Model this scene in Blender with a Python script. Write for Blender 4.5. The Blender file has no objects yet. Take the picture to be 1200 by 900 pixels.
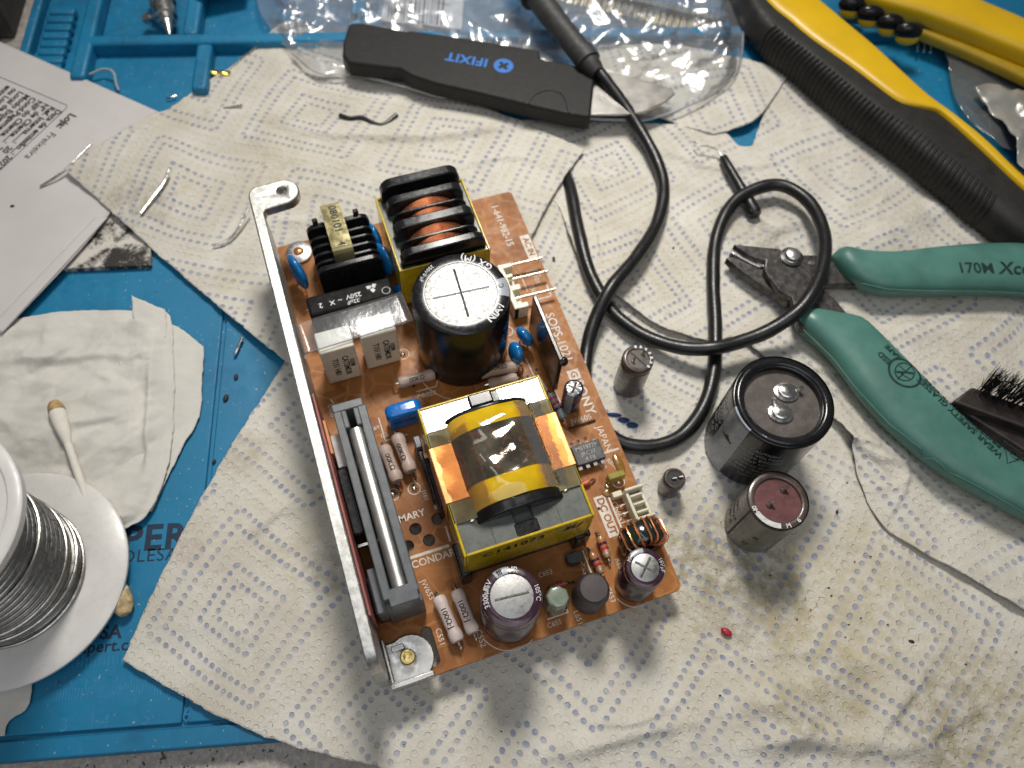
import bpy, math, random
import numpy as np
from mathutils import Matrix, Vector
random.seed(7); RNG = np.random.RandomState(11)
S = 0.001                                   # everything below is written in millimetres
scene = bpy.context.scene
COL = scene.collection
R = math.radians

# ------------------------------------------------------------------ camera
F_PX, TILT, ROLL, CAM_H = 940.0, R(27.0), R(5.5), 245.0
fwd = Vector((0, math.sin(TILT), -math.cos(TILT)))
r0 = Vector((1, 0, 0)); u0 = r0.cross(fwd)
camR = math.cos(ROLL)*r0 + math.sin(ROLL)*u0
camU = -math.sin(ROLL)*r0 + math.cos(ROLL)*u0
camP = Vector((0, 0, CAM_H))
cd = bpy.data.cameras.new('camera'); cam = bpy.data.objects.new('camera', cd); COL.objects.link(cam)
cam.matrix_world = Matrix(((camR.x, camU.x, -fwd.x, 0), (camR.y, camU.y, -fwd.y, 0), (camR.z, camU.z, -fwd.z, CAM_H*S), (0, 0, 0, 1)))
cd.sensor_width = 36.0; cd.lens = 36.0*F_PX/1200.0
cd.clip_start = 0.01; cd.clip_end = 20
cd.dof.use_dof = True; cd.dof.focus_distance = 0.225; cd.dof.aperture_fstop = 13.0
scene.camera = cam
scene.render.resolution_x = 1024; scene.render.resolution_y = 768

# ------------------------------------------------------------------ world, lamps, exposure
w = bpy.data.worlds.new('World'); scene.world = w; w.use_nodes = True
bg = w.node_tree.nodes['Background']; bg.inputs[0].default_value = (0.92, 0.96, 1.0, 1); bg.inputs[1].default_value = 0.12
def area(name, loc, target, size, energy, col, shape='DISK', size_y=None, spread=180):
    l = bpy.data.lights.new(name, 'AREA'); l.shape = shape; l.size = size*S
    if size_y: l.size_y = size_y*S
    l.energy = energy; l.color = col; l.spread = R(spread)
    o = bpy.data.objects.new(name, l); COL.objects.link(o)
    o.location = Vector(loc)*S
    o.rotation_euler = (Vector(target)-Vector(loc)).to_track_quat('-Z', 'Y').to_euler()
    return o
area('desk_lamp', (-45, 470, 580), (20, 150, 0), 170, 0.92, (1.0, 0.955, 0.88), spread=72)
area('fill_softbox', (40, -330, 760), (10, 130, 0), 760, 2.0, (0.97, 0.98, 1.0), 'RECTANGLE', 520)  # added soft fill behind the camera, lifts the front shadows
area('ceiling_tube', (-60, 90, 900), (0, 150, 0), 700, 0.5, (0.95, 0.97, 1.0), 'RECTANGLE', 90)
scene.view_settings.view_transform = 'Standard'; scene.view_settings.look = 'None'
scene.view_settings.exposure = -0.32; scene.view_settings.gamma = 1.0

def at(x, y, z=0.0):
    'the point of the photograph (1200 x 900 pixels) at height z mm'
    d = fwd*F_PX + camR*(x-600) - camU*(y-450)
    return camP + d*((z-CAM_H)/d.z)

# ------------------------------------------------------------------ mesh helpers
def T(x=0, y=0, z=0): return Matrix.Translation((x, y, z))
def RX(a): return Matrix.Rotation(R(a), 4, 'X')
def RY(a): return Matrix.Rotation(R(a), 4, 'Y')
def RZ(a): return Matrix.Rotation(R(a), 4, 'Z')
def SC(x, y, z): return Matrix.Diagonal((x, y, z, 1))
def align(a, b):
    'matrix that puts +z along a->b with its origin at a'
    a = Vector(a); b = Vector(b)
    return T(*a) @ (b-a).to_track_quat('Z', 'Y').to_matrix().to_4x4()

class MB:
    def __init__(s): s.v = []; s.f = []; s.s = []
    def add(s, verts, faces, M=None, smooth=False):
        k = len(s.v)
        for p in verts:
            p = Vector(p)
            s.v.append(M @ p if M is not None else p)
        for f in faces: s.f.append([i+k for i in f]); s.s.append(smooth)
        return s
    def box(s, x0, y0, z0, x1, y1, z1, M=None):
        return s.add([(x0,y0,z0),(x1,y0,z0),(x1,y1,z0),(x0,y1,z0),(x0,y0,z1),(x1,y0,z1),(x1,y1,z1),(x0,y1,z1)],
                     [(3,2,1,0),(4,5,6,7),(0,1,5,4),(1,2,6,5),(2,3,7,6),(3,0,4,7)], M)
    def lathe(s, prof, n=32, M=None, caps=True):
        vs = []; fs = []
        for r, z in prof:
            for i in range(n):
                a = 2*math.pi*i/n; vs.append((r*math.cos(a), r*math.sin(a), z))
        for j in range(len(prof)-1):
            for i in range(n):
                fs.append((j*n+i, j*n+(i+1) % n, (j+1)*n+(i+1) % n, (j+1)*n+i))
        if caps:
            fs.append(tuple(range(n-1, -1, -1))); fs.append(tuple(range((len(prof)-1)*n, len(prof)*n)))
        return s.add(vs, fs, M, True)
    def cyl(s, r, z0, z1, n=32, M=None): return s.lathe([(r, z0), (r, z1)], n, M)
    def tube(s, pts, r, n=10, caps=True, M=None):
        pts = [Vector(p) for p in pts]; m = len(pts)
        rr = r if isinstance(r, (list, tuple)) else [r]*m
        vs = []; fs = []; prev = None
        for i in range(m):
            t = (pts[min(i+1, m-1)]-pts[max(i-1, 0)]).normalized()
            if prev is None:
                ref = Vector((0, 0, 1)) if abs(t.z) < .9 else Vector((1, 0, 0))
                x = t.cross(ref).normalized()
            else:
                x = (prev - t*prev.dot(t)).normalized()
            prev = x; y = t.cross(x)
            for k in range(n):
                a = 2*math.pi*k/n; vs.append(pts[i] + (x*math.cos(a)+y*math.sin(a))*rr[i])
        for i in range(m-1):
            for k in range(n): fs.append((i*n+k, i*n+(k+1) % n, (i+1)*n+(k+1) % n, (i+1)*n+k))
        if caps: fs.append(tuple(range(n-1, -1, -1))); fs.append(tuple(range((m-1)*n, m*n)))
        return s.add(vs, fs, M, True)
    def prism(s, poly, z0, z1, M=None):
        n = len(poly)
        ar = sum(poly[i][0]*poly[(i+1) % n][1]-poly[(i+1) % n][0]*poly[i][1] for i in range(n))
        if ar < 0: poly = poly[::-1]
        vs = [(p[0], p[1], z0) for p in poly] + [(p[0], p[1], z1) for p in poly]
        fs = [tuple(range(n-1, -1, -1)), tuple(range(n, 2*n))] + [(i, (i+1) % n, n+(i+1) % n, n+i) for i in range(n)]
        return s.add(vs, fs, M)
    def ball(s, c, rx, ry, rz, n=20, M=None):
        pr = [(math.sin(math.pi*i/12)*1.0+1e-4, -math.cos(math.pi*i/12)) for i in range(13)]
        m = T(*c) @ SC(rx, ry, rz)
        return s.lathe(pr, n, M @ m if M is not None else m)
    def torus(s, R0, r, M=None, n=36, k=10):
        vs = []; fs = []
        for i in range(n):
            a = 2*math.pi*i/n
            for j in range(k):
                b = 2*math.pi*j/k; q = R0+r*math.cos(b); vs.append((q*math.cos(a), q*math.sin(a), r*math.sin(b)))
        for i in range(n):
            for j in range(k): fs.append((i*k+j, ((i+1) % n)*k+j, ((i+1) % n)*k+(j+1) % k, i*k+(j+1) % k))
        return s.add(vs, fs, M, True)
    def loft(s, rings, caps=True):
        n = len(rings[0]); vs = [p for r in rings for p in r]; fs = []
        for i in range(len(rings)-1):
            for k in range(n): fs.append((i*n+k, i*n+(k+1) % n, (i+1)*n+(k+1) % n, (i+1)*n+k))
        if caps: fs.append(tuple(range(n-1, -1, -1))); fs.append(tuple(range((len(rings)-1)*n, len(rings)*n)))
        return s.add(vs, fs, None, True)
    def build(s, name, m, parent=None, bev=0, seg=2, ang=38):
        me = bpy.data.meshes.new(name)
        me.from_pydata([tuple(p*S) for p in s.v], [], s.f)
        me.polygons.foreach_set('use_smooth', [True]*len(s.f))
        me.set_sharp_from_angle(angle=R(ang)); me.update()
        if m: me.materials.append(m)
        o = bpy.data.objects.new(name, me); COL.objects.link(o); o.parent = parent
        if bev:
            b = o.modifiers.new('bevel', 'BEVEL'); b.width = bev*S; b.segments = seg; b.limit_method = 'ANGLE'; b.angle_limit = R(35)
            b.harden_normals = False
        return o
def B(): return MB()

def tag(o, label=None, cat=None, group=None, kind=None):
    if label: o['label'] = label
    if cat: o['category'] = cat
    if group: o['group'] = group
    if kind: o['kind'] = kind
    return o
def thing(name, loc, label, cat, rz=0, group=None):
    o = bpy.data.objects.new(name, None); COL.objects.link(o)
    o.location = Vector(loc)*S; o.rotation_euler = (0, 0, R(rz)); o.empty_display_size = .005
    return tag(o, label, cat, group)

def text(s, size, m, parent, M=None, fn=None, ext=.02, off=0.0, ax='CENTER', name='lettering', space=1.0, shear=0.0, dense=0):
    cu = bpy.data.curves.new('txt', 'FONT'); cu.body = s; cu.size = size; cu.extrude = ext; cu.align_x = ax; cu.align_y = 'CENTER'
    cu.offset = off*size; cu.space_character = space; cu.resolution_u = 3; cu.shear = shear
    o = bpy.data.objects.new('txt', cu); COL.objects.link(o)
    dg = bpy.context.evaluated_depsgraph_get()
    me = bpy.data.meshes.new_from_object(o.evaluated_get(dg))
    bpy.data.objects.remove(o); bpy.data.curves.remove(cu)
    if fn or dense:
        import bmesh
        bm = bmesh.new(); bm.from_mesh(me); bmesh.ops.triangulate(bm, faces=bm.faces[:])
        for _ in range(dense or 1):
            lim = size*.12; ee = [e for e in bm.edges if e.calc_length() > lim]
            if ee: bmesh.ops.subdivide_edges(bm, edges=ee, cuts=2); bmesh.ops.triangulate(bm, faces=bm.faces[:])
        bm.to_mesh(me); bm.free()
    for v in me.vertices:
        p = v.co.copy()
        if fn: p = Vector(fn(p.x, p.y, p.z))
        if M is not None: p = M @ p
        v.co = p*S
    me.materials.clear(); me.materials.append(m); me.name = name
    q = bpy.data.objects.new(name, me); COL.objects.link(q); q.parent = parent
    return q

# ------------------------------------------------------------------ materials
class NG:
    def __init__(s, name):
        s.m = bpy.data.materials.new(name); s.m.use_nodes = True; s.t = s.m.node_tree
        s.b = s.t.nodes['Principled BSDF']; s.out = s.t.nodes['Material Output']
        s.tc = s.t.nodes.new('ShaderNodeTexCoord')
    def n(s, t, **k):
        q = s.t.nodes.new(t)
        for a, b in k.items(): setattr(q, a, b)
        return q
    def set(s, sock, val):
        if hasattr(val, 'is_linked') or isinstance(val, bpy.types.NodeSocket): s.t.links.new(val, sock)
        elif isinstance(val, (tuple, list)) and len(val) == 3 and sock.type == 'RGBA': sock.default_value = (*val, 1)
        else: sock.default_value = val
    def ma(s, op, a, b=0.0, c=0.0, clamp=False):
        q = s.n('ShaderNodeMath', operation=op); q.use_clamp = clamp
        s.set(q.inputs[0], a); s.set(q.inputs[1], b)
        if len(q.inputs) > 2: s.set(q.inputs[2], c)
        return q.outputs[0]
    def noise(s, scale, detail=3.0, rough=.55, vec=None, dist=0.0):
        q = s.n('ShaderNodeTexNoise'); q.inputs['Scale'].default_value = scale; q.inputs['Detail'].default_value = detail
        q.inputs['Roughness'].default_value = rough; q.inputs['Distortion'].default_value = dist
        s.t.links.new(vec if vec is not None else s.tc.outputs['Object'], q.inputs['Vector'])
        return q.outputs['Fac']
    def step(s, x, a, b, lo=0.0, hi=1.0):
        q = s.n('ShaderNodeMapRange'); q.interpolation_type = 'SMOOTHSTEP'
        s.set(q.inputs[0], x); s.set(q.inputs[1], a); s.set(q.inputs[2], b); s.set(q.inputs[3], lo); s.set(q.inputs[4], hi)
        return q.outputs[0]
    def mix(s, f, a, b, mode='MIX'):
        q = s.n('ShaderNodeMix', data_type='RGBA', blend_type=mode)
        s.set(q.inputs[0], f); s.set(q.inputs[6], a); s.set(q.inputs[7], b)
        return q.outputs[2]
    def bump(s, h, strength=.3, dist=.2, normal=None):
        q = s.n('ShaderNodeBump'); s.set(q.inputs['Height'], h); q.inputs['Strength'].default_value = strength; q.inputs['Distance'].default_value = dist*S
        if normal is not None: s.t.links.new(normal, q.inputs['Normal'])
        return q.outputs[0]

def mat(name, col, rough=.5, metal=0.0, var=.18, ns=.25, rv=.12, bump=.0, bs=2.0, coat=0.0, dust=0.0, dcol=(.5, .46, .4), spec=.5, sss=0.0, alpha=1.0, trans=0.0, aniso=0.0):
    'ns, bs: noise frequency per mm'
    g = NG(name)
    n1 = g.noise(ns*1000, 4)
    c = g.mix(g.step(n1, .3, .7), tuple(x*(1-var) for x in col), tuple(min(1, x*(1+var)) for x in col))
    if dust:
        n2 = g.noise(ns*4200, 6, .7); n3 = g.noise(60, 2)
        k = g.ma('MULTIPLY', g.step(n2, .5, .78), g.step(n3, .35, .65, .3, 1.0))
        c = g.mix(g.ma('MULTIPLY', k, dust), c, dcol)
    g.set(g.b.inputs['Base Color'], c)
    n4 = g.noise(ns*2600, 5, .65)
    g.set(g.b.inputs['Roughness'], g.step(n4, .25, .75, max(.02, rough-rv), min(1, rough+rv)))
    g.b.inputs['Metallic'].default_value = metal
    g.b.inputs['Specular IOR Level'].default_value = spec
    g.b.inputs['Coat Weight'].default_value = coat; g.b.inputs['Coat Roughness'].default_value = .08
    if sss:
        g.b.inputs['Subsurface Weight'].default_value = sss; g.b.inputs['Subsurface Radius'].default_value = (1, .9, .8); g.b.inputs['Subsurface Scale'].default_value = 2*S
    if alpha < 1: g.b.inputs['Alpha'].default_value = alpha
    if trans: g.b.inputs['Transmission Weight'].default_value = trans
    if bump: g.set(g.b.inputs['Normal'], g.bump(g.noise(bs*1000, 4), bump, .3 if bs < 1 else .07))
    return g.m

def towel_mat(name, stains):
    'kitchen paper: rows of printed and embossed dots that follow rounded squares, fibre relief, stains'
    g = NG(name)
    uv = g.n('ShaderNodeUVMap').outputs[0]                # mm
    sc = g.n('ShaderNodeVectorMath', operation='SCALE'); g.t.links.new(uv, sc.inputs[0]); sc.inputs[3].default_value = 1.0
    wn = g.n('ShaderNodeTexNoise'); wn.inputs['Scale'].default_value = .011; wn.inputs['Detail'].default_value = 1; g.t.links.new(uv, wn.inputs['Vector'])
    off = g.n('ShaderNodeVectorMath', operation='MULTIPLY_ADD'); g.t.links.new(wn.outputs['Color'], off.inputs[0]); off.inputs[1].default_value = (26, 26, 0); g.t.links.new(uv, off.inputs[2])
    sx = g.n('ShaderNodeSeparateXYZ'); g.t.links.new(off.outputs[0], sx.inputs[0])
    X, Y = sx.outputs[0], sx.outputs[1]
    Tz = 54.0
    row = g.ma('FLOOR', g.ma('DIVIDE', Y, Tz))
    X2 = g.ma('ADD', X, g.ma('MULTIPLY', row, Tz*.5))
    a = g.ma('ABSOLUTE', g.ma('SUBTRACT', g.ma('FLOORED_MODULO', X2, Tz), Tz/2))
    b = g.ma('ABSOLUTE', g.ma('SUBTRACT', g.ma('FLOORED_MODULO', Y, Tz), Tz/2))
    L = g.ma('MAXIMUM', a, b); tt = g.ma('MINIMUM', a, b)
    rr, ss = 3.9, 2.65
    n = g.ma('FLOOR', g.ma('DIVIDE', L, rr)); m = g.ma('FLOOR', g.ma('DIVIDE', tt, ss))
    dl = g.ma('MULTIPLY', g.ma('SUBTRACT', g.ma('FRACT', g.ma('DIVIDE', L, rr)), .5), rr)
    dt = g.ma('MULTIPLY', g.ma('SUBTRACT', g.ma('FRACT', g.ma('DIVIDE', tt, ss)), .5), ss)
    d = g.ma('SQRT', g.ma('ADD', g.ma('MULTIPLY', dl, dl), g.ma('MULTIPLY', dt, dt)))
    edge = g.ma('ADD', d, g.ma('MULTIPLY', g.ma('SUBTRACT', g.noise(1.6, 2, .5, uv), .5), .55))
    dot = g.step(edge, .95, .64)
    # some rings carry no ink
    md = g.ma('FLOORED_MODULO', n, 3.0)
    inked = g.ma('GREATER_THAN', md, .5)
    wv = g.n('ShaderNodeTexWhiteNoise'); wv.noise_dimensions = '3D'
    cx = g.n('ShaderNodeCombineXYZ')
    sgx = g.ma('FLOOR', g.ma('DIVIDE', X2, ss)); sgy = g.ma('FLOOR', g.ma('DIVIDE', Y, ss))
    g.set(cx.inputs[0], sgx); g.set(cx.inputs[1], sgy); g.set(cx.inputs[2], n); g.t.links.new(cx.outputs[0], wv.inputs[0])
    fade = g.step(g.noise(.035, 3, .6, uv), .30, .60, .45, .95)
    ink = g.ma('MULTIPLY', g.ma('MULTIPLY', dot, inked), fade)
    ink = g.ma('MULTIPLY', ink, g.step(g.noise(.5, 3, .6, uv), .25, .7, .35, 1.0))
    base = g.mix(g.step(g.noise(.05, 4, .6, uv), .3, .7), (.75, .72, .65), (.63, .59, .51))
    base = g.mix(g.ma('MULTIPLY', g.step(g.noise(.9, 5, .7, uv), .52, .8), .35), base, (.60, .54, .44))
    # dirt: yellow oil patches and grey smears (world places)
    ob = g.tc.outputs['Object']
    so = g.n('ShaderNodeSeparateXYZ'); g.t.links.new(ob, so.inputs[0])
    nz = g.noise(45, 5, .65); nf = g.noise(220, 5, .7)
    for (px, py, rad, col, amt) in stains:
        p = at(px, py)*S
        ddx = g.ma('SUBTRACT', so.outputs[0], p.x); ddy = g.ma('SUBTRACT', so.outputs[1], p.y)
        dd = g.ma('SQRT', g.ma('ADD', g.ma('MULTIPLY', ddx, ddx), g.ma('MULTIPLY', ddy, ddy)))
        dd = g.ma('ADD', dd, g.ma('MULTIPLY', g.ma('SUBTRACT', nz, .5), rad*S*1.9))
        ring = g.ma('MULTIPLY', g.step(dd, rad*S, rad*S*.9), g.step(dd, rad*S*.62, rad*S*.86))
        k = g.ma('ADD', g.ma('MULTIPLY', g.step(dd, rad*S, rad*S*.55), .62), g.ma('MULTIPLY', ring, .3))
        k = g.ma('MULTIPLY', k, g.step(nf, .36, .66, .15, 1.0))
        base = g.mix(g.ma('MULTIPLY', k, min(1, amt*(1.2 if col == gry else .85))), base, col)
    spk = g.step(g.noise(900, 2, .5), .735, .79)
    base = g.mix(g.ma('MULTIPLY', spk, .5), base, (.16, .12, .08))
    col = g.mix(g.ma('MULTIPLY', ink, .86), base, (.19, .24, .43))
    g.set(g.b.inputs['Base Color'], col)
    g.b.inputs['Roughness'].default_value = .92; g.b.inputs['Specular IOR Level'].default_value = .15
    fib = g.noise(3.4, 6, .7, uv); med = g.noise(.55, 4, .6, uv)
    h = g.ma('ADD', g.ma('MULTIPLY', fib, .9), g.ma('MULTIPLY', med, 1.6))
    h = g.ma('SUBTRACT', h, g.ma('MULTIPLY', dot, .65))
    dot2 = g.step(g.ma('ABSOLUTE', g.ma('SUBTRACT', edge, .85)), .3, .05)
    h = g.ma('ADD', h, g.ma('MULTIPLY', dot2, .2))
    g.set(g.b.inputs['Normal'], g.bump(h, .7, .6))
    return g.m

def film_mat(name, tint=(.95, .97, 1.0), body=.10, rough=.12, bs=.25, bstr=.5, fk=1.6):
    'thin clear film: see-through, a glossy skin and a little milky haze of the plastic itself'
    g = NG(name); t = g.t
    nb = g.bump(g.noise(bs*1000, 4, .6), bstr, 1.5)
    tr = g.n('ShaderNodeBsdfTransparent'); tr.inputs[0].default_value = (*tint, 1)
    df = g.n('ShaderNodeBsdfDiffuse'); df.inputs[0].default_value = (.8, .8, .8, 1); t.links.new(nb, df.inputs['Normal'])
    gl = g.n('ShaderNodeBsdfGlossy'); gl.inputs['Roughness'].default_value = rough; gl.inputs[0].default_value = (1, 1, 1, 1); t.links.new(nb, gl.inputs['Normal'])
    lw = g.n('ShaderNodeFresnel'); lw.inputs[0].default_value = 1.5; t.links.new(nb, lw.inputs['Normal'])
    m1 = g.n('ShaderNodeMixShader'); m1.inputs[0].default_value = body; t.links.new(tr.outputs[0], m1.inputs[1]); t.links.new(df.outputs[0], m1.inputs[2])
    m2 = g.n('ShaderNodeMixShader'); t.links.new(g.ma('MULTIPLY', lw.outputs[0], fk, clamp=True), m2.inputs[0]); t.links.new(m1.outputs[0], m2.inputs[1]); t.links.new(gl.outputs[0], m2.inputs[2])
    t.links.new(m2.outputs[0], g.out.inputs[0])
    return g.m

def board_mat():
    g = NG('phenolic board')
    vo = g.n('ShaderNodeTexVoronoi', distance='CHEBYCHEV', feature='F1'); vo.inputs['Scale'].default_value = 150
    g.t.links.new(g.tc.outputs['Object'], vo.inputs['Vector'])
    sp = g.n('ShaderNodeSeparateColor'); g.t.links.new(vo.outputs['Color'], sp.inputs[0])
    tr = g.step(sp.outputs[0], .45, .5)
    c = g.mix(tr, (.355, .138, .038), (.265, .092, .022))
    vb = g.n('ShaderNodeTexVoronoi', feature='DISTANCE_TO_EDGE'); vb.inputs['Scale'].default_value = 130; vb.inputs['Randomness'].default_value = .8; g.t.links.new(g.tc.outputs['Object'], vb.inputs['Vector'])
    c = g.mix(g.ma('MULTIPLY', g.step(vb.outputs['Distance'], .06, .03), .4), c, (.50, .27, .11))
    c = g.mix(g.ma('MULTIPLY', g.step(g.noise(90, 4), .3, .7), .7), c, (.38, .15, .042))
    c = g.mix(g.ma('MULTIPLY', g.step(g.noise(38, 4, .6), .48, .7), .55), c, (.16, .060, .018))
    c = g.mix(g.ma('MULTIPLY', g.step(g.noise(1500, 4, .7), .55, .8), .3), c, (.46, .26, .13))
    g.set(g.b.inputs['Base Color'], c); g.set(g.b.inputs['Roughness'], g.step(g.noise(400, 4), .3, .7, .36, .55)); g.b.inputs['Specular IOR Level'].default_value = .22
    g.set(g.b.inputs['Normal'], g.bump(g.noise(700, 4), .12, .2))
    return g.m

def radial_metal(name, col=(.36, .36, .355), rough=.42):
    'pressed aluminium can top with faint grain'
    g = NG(name)
    n = g.noise(900, 5, .7); n2 = g.noise(160, 3)
    g.set(g.b.inputs['Base Color'], g.mix(g.step(n2, .3, .7), tuple(c*.85 for c in col), col))
    g.b.inputs['Metallic'].default_value = 1.0
    g.set(g.b.inputs['Roughness'], g.step(n, .3, .7, rough-.1, rough+.14))
    g.set(g.b.inputs['Normal'], g.bump(g.ma('ADD', n, g.noise(2500, 3)), .25, .05))
    return g.m

def mat_mat():
    g = NG('blue silicone')
    c = g.mix(g.step(g.noise(30, 4), .3, .7), (.003, .19, .37), (.003, .16, .32))
    c = g.mix(g.ma('MULTIPLY', g.step(g.noise(420, 6, .75), .58, .78), .35), c, (.18, .30, .40))
    c = g.mix(g.ma('MULTIPLY', g.step(g.noise(260, 3, .6), .70, .76), .7), c, (.02, .03, .04))
    mp = g.n('ShaderNodeMapping'); mp.inputs['Scale'].default_value = (1, .05, 1); mp.inputs['Rotation'].default_value = (0, 0, .5); g.t.links.new(g.tc.outputs['Object'], mp.inputs[0])
    c = g.mix(g.ma('MULTIPLY', g.step(g.noise(900, 4, .6, mp.outputs[0]), .62, .74), .22), c, (.12, .30, .42))
    c = g.mix(g.ma('MULTIPLY', g.step(g.noise(22, 5, .7), .5, .7), .45), c, (.004, .075, .16))
    c = g.mix(g.ma('MULTIPLY', g.step(g.noise(800, 2, .5), .70, .74), .8), c, (.30, .36, .40))
    g.set(g.b.inputs['Base Color'], c); g.set(g.b.inputs['Roughness'], g.step(g.noise(300, 5), .3, .7, .42, .62))
    g.set(g.b.inputs['Normal'], g.bump(g.noise(1500, 4), .12, .15))
    return g.m

def table_mat():
    g = NG('speckled table')
    c = g.mix(g.step(g.noise(700, 5, .7), .4, .65), (.34, .31, .28), (.50, .46, .42))
    c = g.mix(g.step(g.noise(520, 2), .64, .70), c, (.08, .07, .06))
    g.set(g.b.inputs['Base Color'], c); g.b.inputs['Roughness'].default_value = .55
    g.set(g.b.inputs['Normal'], g.bump(g.noise(900, 4), .15, .2))
    return g.m

def ferrite_dirty(name):
    g = NG(name)
    k = g.step(g.ma('ADD', g.noise(70, 5, .7), g.ma('MULTIPLY', g.noise(420, 5, .7), .5)), .66, .84)
    g.set(g.b.inputs['Base Color'], g.mix(k, (.62, .58, .52), (.025, .022, .02)))
    g.b.inputs['Roughness'].default_value = .5
    return g.m

M = {}
M['alu'] = mat('brushed aluminium', (.56, .56, .54), .42, 1.0, var=.22, ns=.5, bump=.10, bs=1.6, dust=.35, dcol=(.45, .42, .38))
M['steel'] = mat('steel', (.60, .59, .57), .30, 1.0, var=.12, ns=.15, dust=.2)
M['polished'] = mat('polished blade', (.58, .56, .53), .33, 1.0, var=.06, ns=.05, rv=.04)
M['darksteel'] = mat('dark tool steel', (.085, .08, .078), .42, .85, var=.45, ns=.5, bump=.35, bs=1.5, dust=.6, dcol=(.38, .35, .32))
M['lead'] = mat('tinned wire', (.78, .76, .72), .22, 1.0, var=.1)
M['can'] = radial_metal('can top')
M['candark'] = radial_metal('large can top', (.20, .20, .198), .40)
M['silver'] = mat('bright metal clamp', (.86, .85, .80), .32, 1.0, var=.06, ns=.06, rv=.05)
M['black'] = mat('black plastic', (.009, .009, .010), .24, var=.3, rv=.07, dust=.08, dcol=(.10, .09, .08), spec=.4)
M['blackgloss'] = mat('black gloss sleeve', (.010, .010, .012), .20, var=.3, rv=.06, dust=.08, dcol=(.12, .11, .10))
M['rubber'] = mat('black rubber', (.008, .008, .009), .36, var=.3, ns=.6, dust=.12, dcol=(.22, .21, .2), bump=.12, bs=3)
M['rubbermatte'] = mat('soft black rubber', (.035, .034, .034), .58, var=.25, ns=.5, dust=.22, dcol=(.2, .19, .18), bump=.1, bs=3)
M['ferrite'] = mat('grey ferrite', (.085, .098, .085), .38, var=.2, ns=.3, coat=.5, dust=.25, dcol=(.3, .3, .26))
M['ferritemirror'] = mat('lamp reflection on ferrite', (.50, .52, .49), .24, .7, var=.3, ns=.2, rv=.08, bump=.55, bs=.22)
M['tapeover'] = mat('clear tape over core', (.20, .20, .13), .12, var=.15, coat=1.0, rv=.05, bump=.1, bs=.3)
M['yellow'] = mat('yellow tape', (.60, .42, .015), .24, var=.12, coat=.5, bump=.15, bs=.35, dust=.1)
M['coilyellow'] = mat('yellow winding tape', (.68, .44, .008), .09, var=.14, ns=.12, rv=.05, coat=1.0, bump=.42, bs=.2, dust=.12, dcol=(.35, .2, .02))
M['foil'] = mat('copper foil', (.78, .36, .14), .34, .6, var=.14, ns=.12, rv=.06, coat=.3, bump=.2, bs=.2)
M['foilcoil'] = mat('darkly reflecting copper foil under glossy film', (.13, .115, .085), .08, .5, var=.5, ns=.14, rv=.04, coat=1.0, bump=.45, bs=.16, dust=.9, dcol=(.55, .20, .11))  # dark reflection in the glossy copper is put into the base colour
M['copper'] = mat('enamelled copper', (.72, .27, .12), .3, .75, var=.2, bump=.3, bs=2.5)
M['olive'] = mat('brass tag tape', (.36, .31, .15), .22, .45, var=.35, ns=.12, coat=.3)
M['blue'] = mat('blue epoxy', (.006, .15, .42), .16, var=.15, rv=.06, coat=.6, bump=.08, bs=.6)
M['bluefilm'] = mat('blue coating', (.003, .16, .56), .22, var=.12, coat=.4, bump=.06, bs=.6)
M['sleeveblue'] = mat('dark blue sleeve', (.012, .022, .075), .18, var=.2, coat=.4)
M['purple'] = mat('purple brown sleeve', (.040, .014, .028), .22, var=.2, rv=.08, coat=.4, dust=.1)
M['brownsleeve'] = mat('dark brown sleeve', (.075, .052, .045), .32, var=.25, coat=.25, dust=.25, dcol=(.3, .26, .22))
M['greygreen'] = mat('grey green sleeve stripe', (.15, .145, .115), .34, var=.15, coat=.2, dust=.15)
M['greystripe'] = mat('grey blue stripe', (.30, .33, .38), .3, var=.1, dust=.1)
M['sealred'] = mat('red brown rubber seal', (.115, .036, .036), .65, var=.25, bump=.3, bs=2, dust=.25)
M['sealgrey'] = mat('grey bakelite seal', (.085, .07, .062), .55, var=.3, bump=.2, bs=2, dust=.35, dcol=(.32, .27, .23))
M['white'] = mat('silkscreen', (.66, .60, .53), .6, var=.15, ns=.6)
M['whiteink'] = mat('white ink', (.62, .62, .62), .5, var=.2, ns=.6)
M['inkfaint'] = mat('grey ink', (.30, .30, .30), .5, var=.2)
M['dark'] = mat('dark print', (.02, .018, .016), .6, var=.2)
M['cream'] = mat('cream box capacitor', (.70, .65, .53), .42, var=.08, ns=.15, dust=.35, dcol=(.36, .30, .22), bump=.08)
M['conn'] = mat('ivory nylon', (.70, .66, .52), .4, var=.08, sss=.1, dust=.15)
M['mauve'] = mat('beige ceramic', (.45, .34, .29), .48, var=.1, bump=.15, bs=2, dust=.15, dcol=(.3, .2, .15))
M['pink'] = mat('pale pink ceramic', (.62, .51, .48), .45, var=.08, bump=.12, bs=2)
M['tan'] = mat('tan resistor', (.42, .19, .06), .3, var=.12, coat=.3)
M['orangeR'] = mat('orange resistor', (.62, .16, .05), .3, var=.15, coat=.3)
M['bandv'] = mat('violet band', (.08, .01, .06), .3); M['bandr'] = mat('red band', (.5, .03, .06), .3); M['bands'] = mat('silver band', (.5, .48, .46), .3, .6)
M['greyR'] = mat('grey resistor', (.25, .30, .33), .35, var=.12)
M['chip'] = mat('chip epoxy', (.055, .056, .06), .5, var=.2, bump=.15, bs=3, dust=.3, dcol=(.2, .19, .18))
M['heat'] = mat('grey clamp plastic', (.115, .125, .135), .38, var=.15, ns=.3, dust=.3, dcol=(.28, .27, .25), bump=.1)
M['redsheet'] = mat('red fibre sheet', (.30, .085, .07), .55, var=.15, bump=.1)
M['orange'] = mat('orange insulator', (.62, .22, .05), .4, var=.1)
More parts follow.
